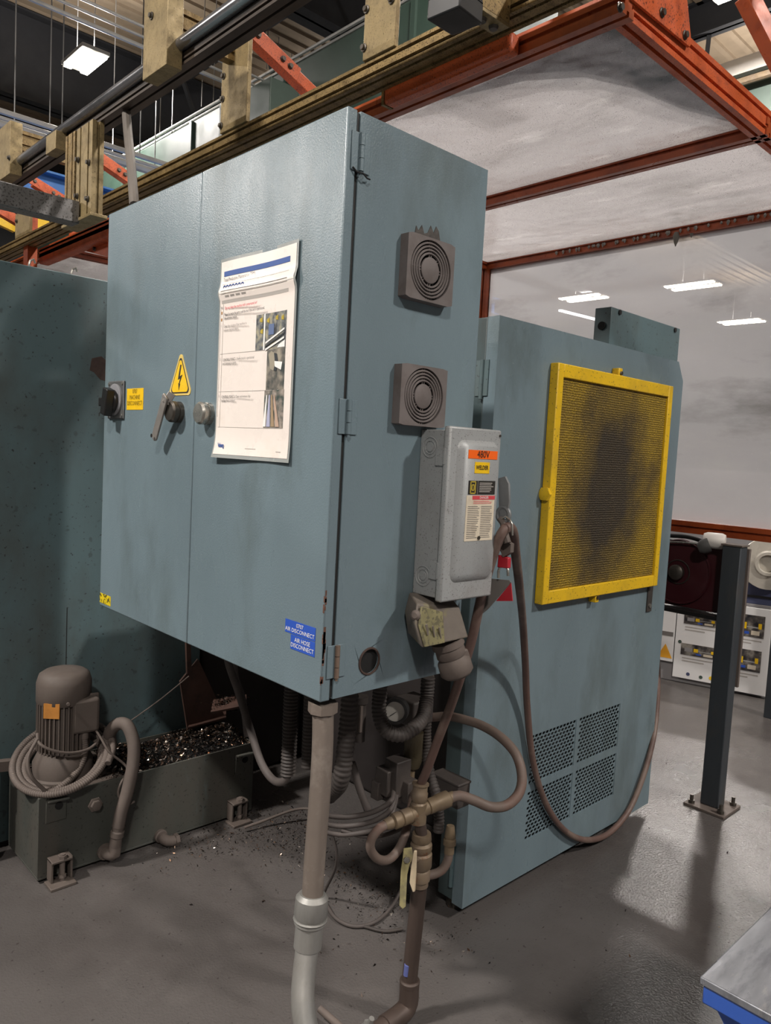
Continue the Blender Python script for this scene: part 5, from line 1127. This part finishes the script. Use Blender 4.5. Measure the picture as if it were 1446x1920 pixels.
# ------------------------------------------------------------------ boards, drawers and spool beyond the reel
A_, B_ = P(1264, 1278, Z=0), P(1441, 1312, Z=0)
def row(k0, k1): return A_.lerp(B_, k0), A_.lerp(B_, k1)
dirv = (B_-A_).normalized(); nrm = V((dirv.y, -dirv.x, 0)); 
if nrm.dot(CAM-A_) < 0: nrm = -nrm
LN = (B_-A_).length
def wpt(s, z, off=0): return A_+dirv*s+V((0, 0, z))+nrm*off
def wbox(b, s0, s1, z0, z1, o0, o1): 
    c = (wpt(s0, z0, o0)+wpt(s1, z1, o1))/2; return b.obox(c, dirv*(s1-s0)/2, nrm*(o1-o0)/2, V((0, 0, (z1-z0)/2)))
def spx(x, y, off=0):                                   # pixel on the board plane -> (along, height)
    r = ray(x, y); t_ = (A_+nrm*off-CAM).dot(nrm)/r.dot(nrm); p = CAM+r*t_; return (p-A_).dot(dirv), p.z
s_a = spx(1268, 1160)[0]
t = thing('tool_cabinet', 'grey low cabinet with slate blue drawers behind the reel post', 'cabinet', wpt(LN/2, 0, -.3))
wbox(MB(), -.6, LN+.25, .0, .62, -.5, -.02).build('cabinet_body', M['cab_grey'], t, .003)
wbox(MB(), -.6, LN+.25, .62, .86, -.5, -.02).build('drawer', M['cab_blue'], t, .004); wbox(MB(), -.6, LN+.25, .665, .68, -.021, -.016).build('drawer_gap', M['black'], t)
z0_, z1_ = spx(1393, 1105)[1], spx(1393, 1097)[1]; s0_ = spx(1422, 1100)
wbox(MB(), s0_[0], s0_[0]+.06, s0_[1]-.014, s0_[1]+.014, -.02, -.012).build('drawer_handle', M['white'], t, .004)
wbox(MB(), -.6, LN+.25, .86, .88, -.52, .0).build('worktop', M['black'], t)
wbox(MB(), -1.2, LN+.6, .88, 1.5, -.9, -.88).build('back_panel', M['cab_grey'], t)
def board(s0, s1, z0, z1, label, pics, dots=()):
    t = thing('picture_board', label, 'board', wpt((s0+s1)/2, z0, 0), 'boards beyond the reel')
    wbox(MB(), s0, s1, z0, z1, .0, .014).build('board_panel', M['board'], t, .001)
    for (x0, y0, x1, y1) in pics:
        a, c = spx(x0, y0, .016), spx(x1, y1, .016); lo_, hi_ = min(a[1], c[1]), max(a[1], c[1])
        ph = wbox(MB(), min(a[0], c[0]), max(a[0], c[0]), lo_, hi_, .014, .016).build('board_photo', M['photo_d'], t, smooth=0)
        w_ = abs(c[0]-a[0]); h_ = hi_-lo_; sa = min(a[0], c[0])
        for (u, v, du, dv, mm) in ((.1, .3, .22, .35, 'cab_grey'), (.35, .35, .12, .3, 'sticker_y'), (.48, .42, .35, .06, 'emt'), (.82, .4, .1, .25, 'sticker_y'), (.42, .12, .14, .12, 'sticker_b'), (.62, .1, .25, .2, 'label_cream')):
            wbox(MB(), sa+w_*u, sa+w_*(u+du), lo_+h_*v, lo_+h_*(v+dv), .016, .0165).build('photo_shape', M[mm], t, smooth=0)
        for k in range(2): wbox(MB(), sa+w_*.05, sa+w_*(.95-.3*k), lo_-.026-.02*k, lo_-.018-.02*k, .014, .0148).build('caption_line', M['print_light'], t, smooth=0)
    for (x, y, r, mm) in dots:
        a = spx(x, y, .016); MB().cyl(wpt(a[0], a[1], .014), wpt(a[0], a[1], .0155), r, 14).build('board_dot', M[mm], t)
    return t
sB = [spx(1236, 1250)[0], spx(1260, 1262)[0], spx(1352, 1275)[0], spx(1440, 1300)[0]]
board(sB[1]+.006, sB[2], .04, .60, 'left white picture board with two photo panels behind the post', [(1284, 1150, 1345, 1178), (1278, 1205, 1345, 1238)], ((1290, 1264, .012, 'cab_blue'), (1314, 1270, .012, 'green_light'), (1333, 1272, .013, 'sticker_y'), (1275, 1203, .012, 'green_light')))
board(sB[2]+.006, sB[3], .02, .60, 'right white picture board with two photo panels beside the post', [(1373, 1148, 1432, 1198), (1366, 1212, 1425, 1262)], ((1371, 1285, .013, 'cab_blue'),))
t = board(sB[0]-.2, sB[1], .14, .60, 'narrow pale board with yellow warning triangle at the cabinet edge', [])
a = spx(1247, 1221, .016); MB().prism([wpt(a[0]-.05, a[1]-.045, .014), wpt(a[0]+.05, a[1]-.045, .014), wpt(a[0], a[1]+.055, .014)], nrm*.001).build('warning_triangle', mat('amber_sticker', 'e0a02a', .5), t, smooth=0)
for z in (.52, .32): wbox(MB(), sB[1]-.11, sB[1]-.01, z, z+.03, .014, .0155).build('dark_strip', M['print_grey'], t, smooth=0)
t = thing('wire_spool', 'clear plastic wire spool with dark core on the slate blue drawers', 'spool', wpt(LN, .88, -.2))
sc = spx(1446, 1052, -.02); ctr = wpt(sc[0], sc[1], -.02)
ctr = ctr+nrm*.19
MB().lathe([(.075, -.008), (.165, -.006), (.168, 0), (.165, .006), (.085, .010), (.075, .022), (.058, .022), (.052, -.02), (0, -.02)], ctr, nrm, 40).build('flange', M['spool'], t, smooth=40)
MB().lathe([(.045, -.205), (.045, -.012), (0, -.012)], ctr, nrm, 24).build('core', M['black'], t)
MB().lathe([(.10, -.16), (.165, -.158), (.165, -.15), (.10, -.15)], ctr, nrm, 40).build('flange', M['spool'], t)
c = P(1440, 1345, Z=0); MB().box((c.x-.02, c.y-.05, 0), (c.x+.05, c.y+.02, 1.0)).build('table_leg', M['post'], label='dark grey table leg at the right picture edge', category='table leg', bevel=.003)

# ------------------------------------------------------------------ blue bench in the lower right corner
bt = P(1312, 1838, Z=.75); t = thing('blue_bench', 'blue steel bench with worn metal top in the lower right corner', 'bench', (bt.x+.6, bt.y-.5, 0))
BX, BY = bt.x, bt.y
MB().box((BX, BY-1.1, .744), (BX+1.3, BY, .756)).build('bench_top', M['bench_top'], t, .002)
MB().box((BX+.004, BY-1.1, .715), (BX+1.3, BY-.004, .743)).build('top_rim', M['blue_bench'], t, .003)
for (x, y) in ((BX+.03, BY-.09), (BX+1.2, BY-.09), (BX+.03, BY-1.08), (BX+1.2, BY-1.08)): MB().box((x, y, 0), (x+.06, y+.06, .715)).build('bench_leg', M['blue_bench'], t, .003)
MB().prism([V((BX+.028, BY-.006, .715)), V((BX+.028, BY-.09, .715)), V((BX+.028, BY-.09, .62)), V((BX+.028, BY-.05, .66))], (.006, 0, 0)).build('gusset', M['blue_bench'], t)
MB().box((BX+.04, BY-1.05, .3), (BX+.046, BY-.1, .70)).build('side_panel', M['blue_bench'], t)
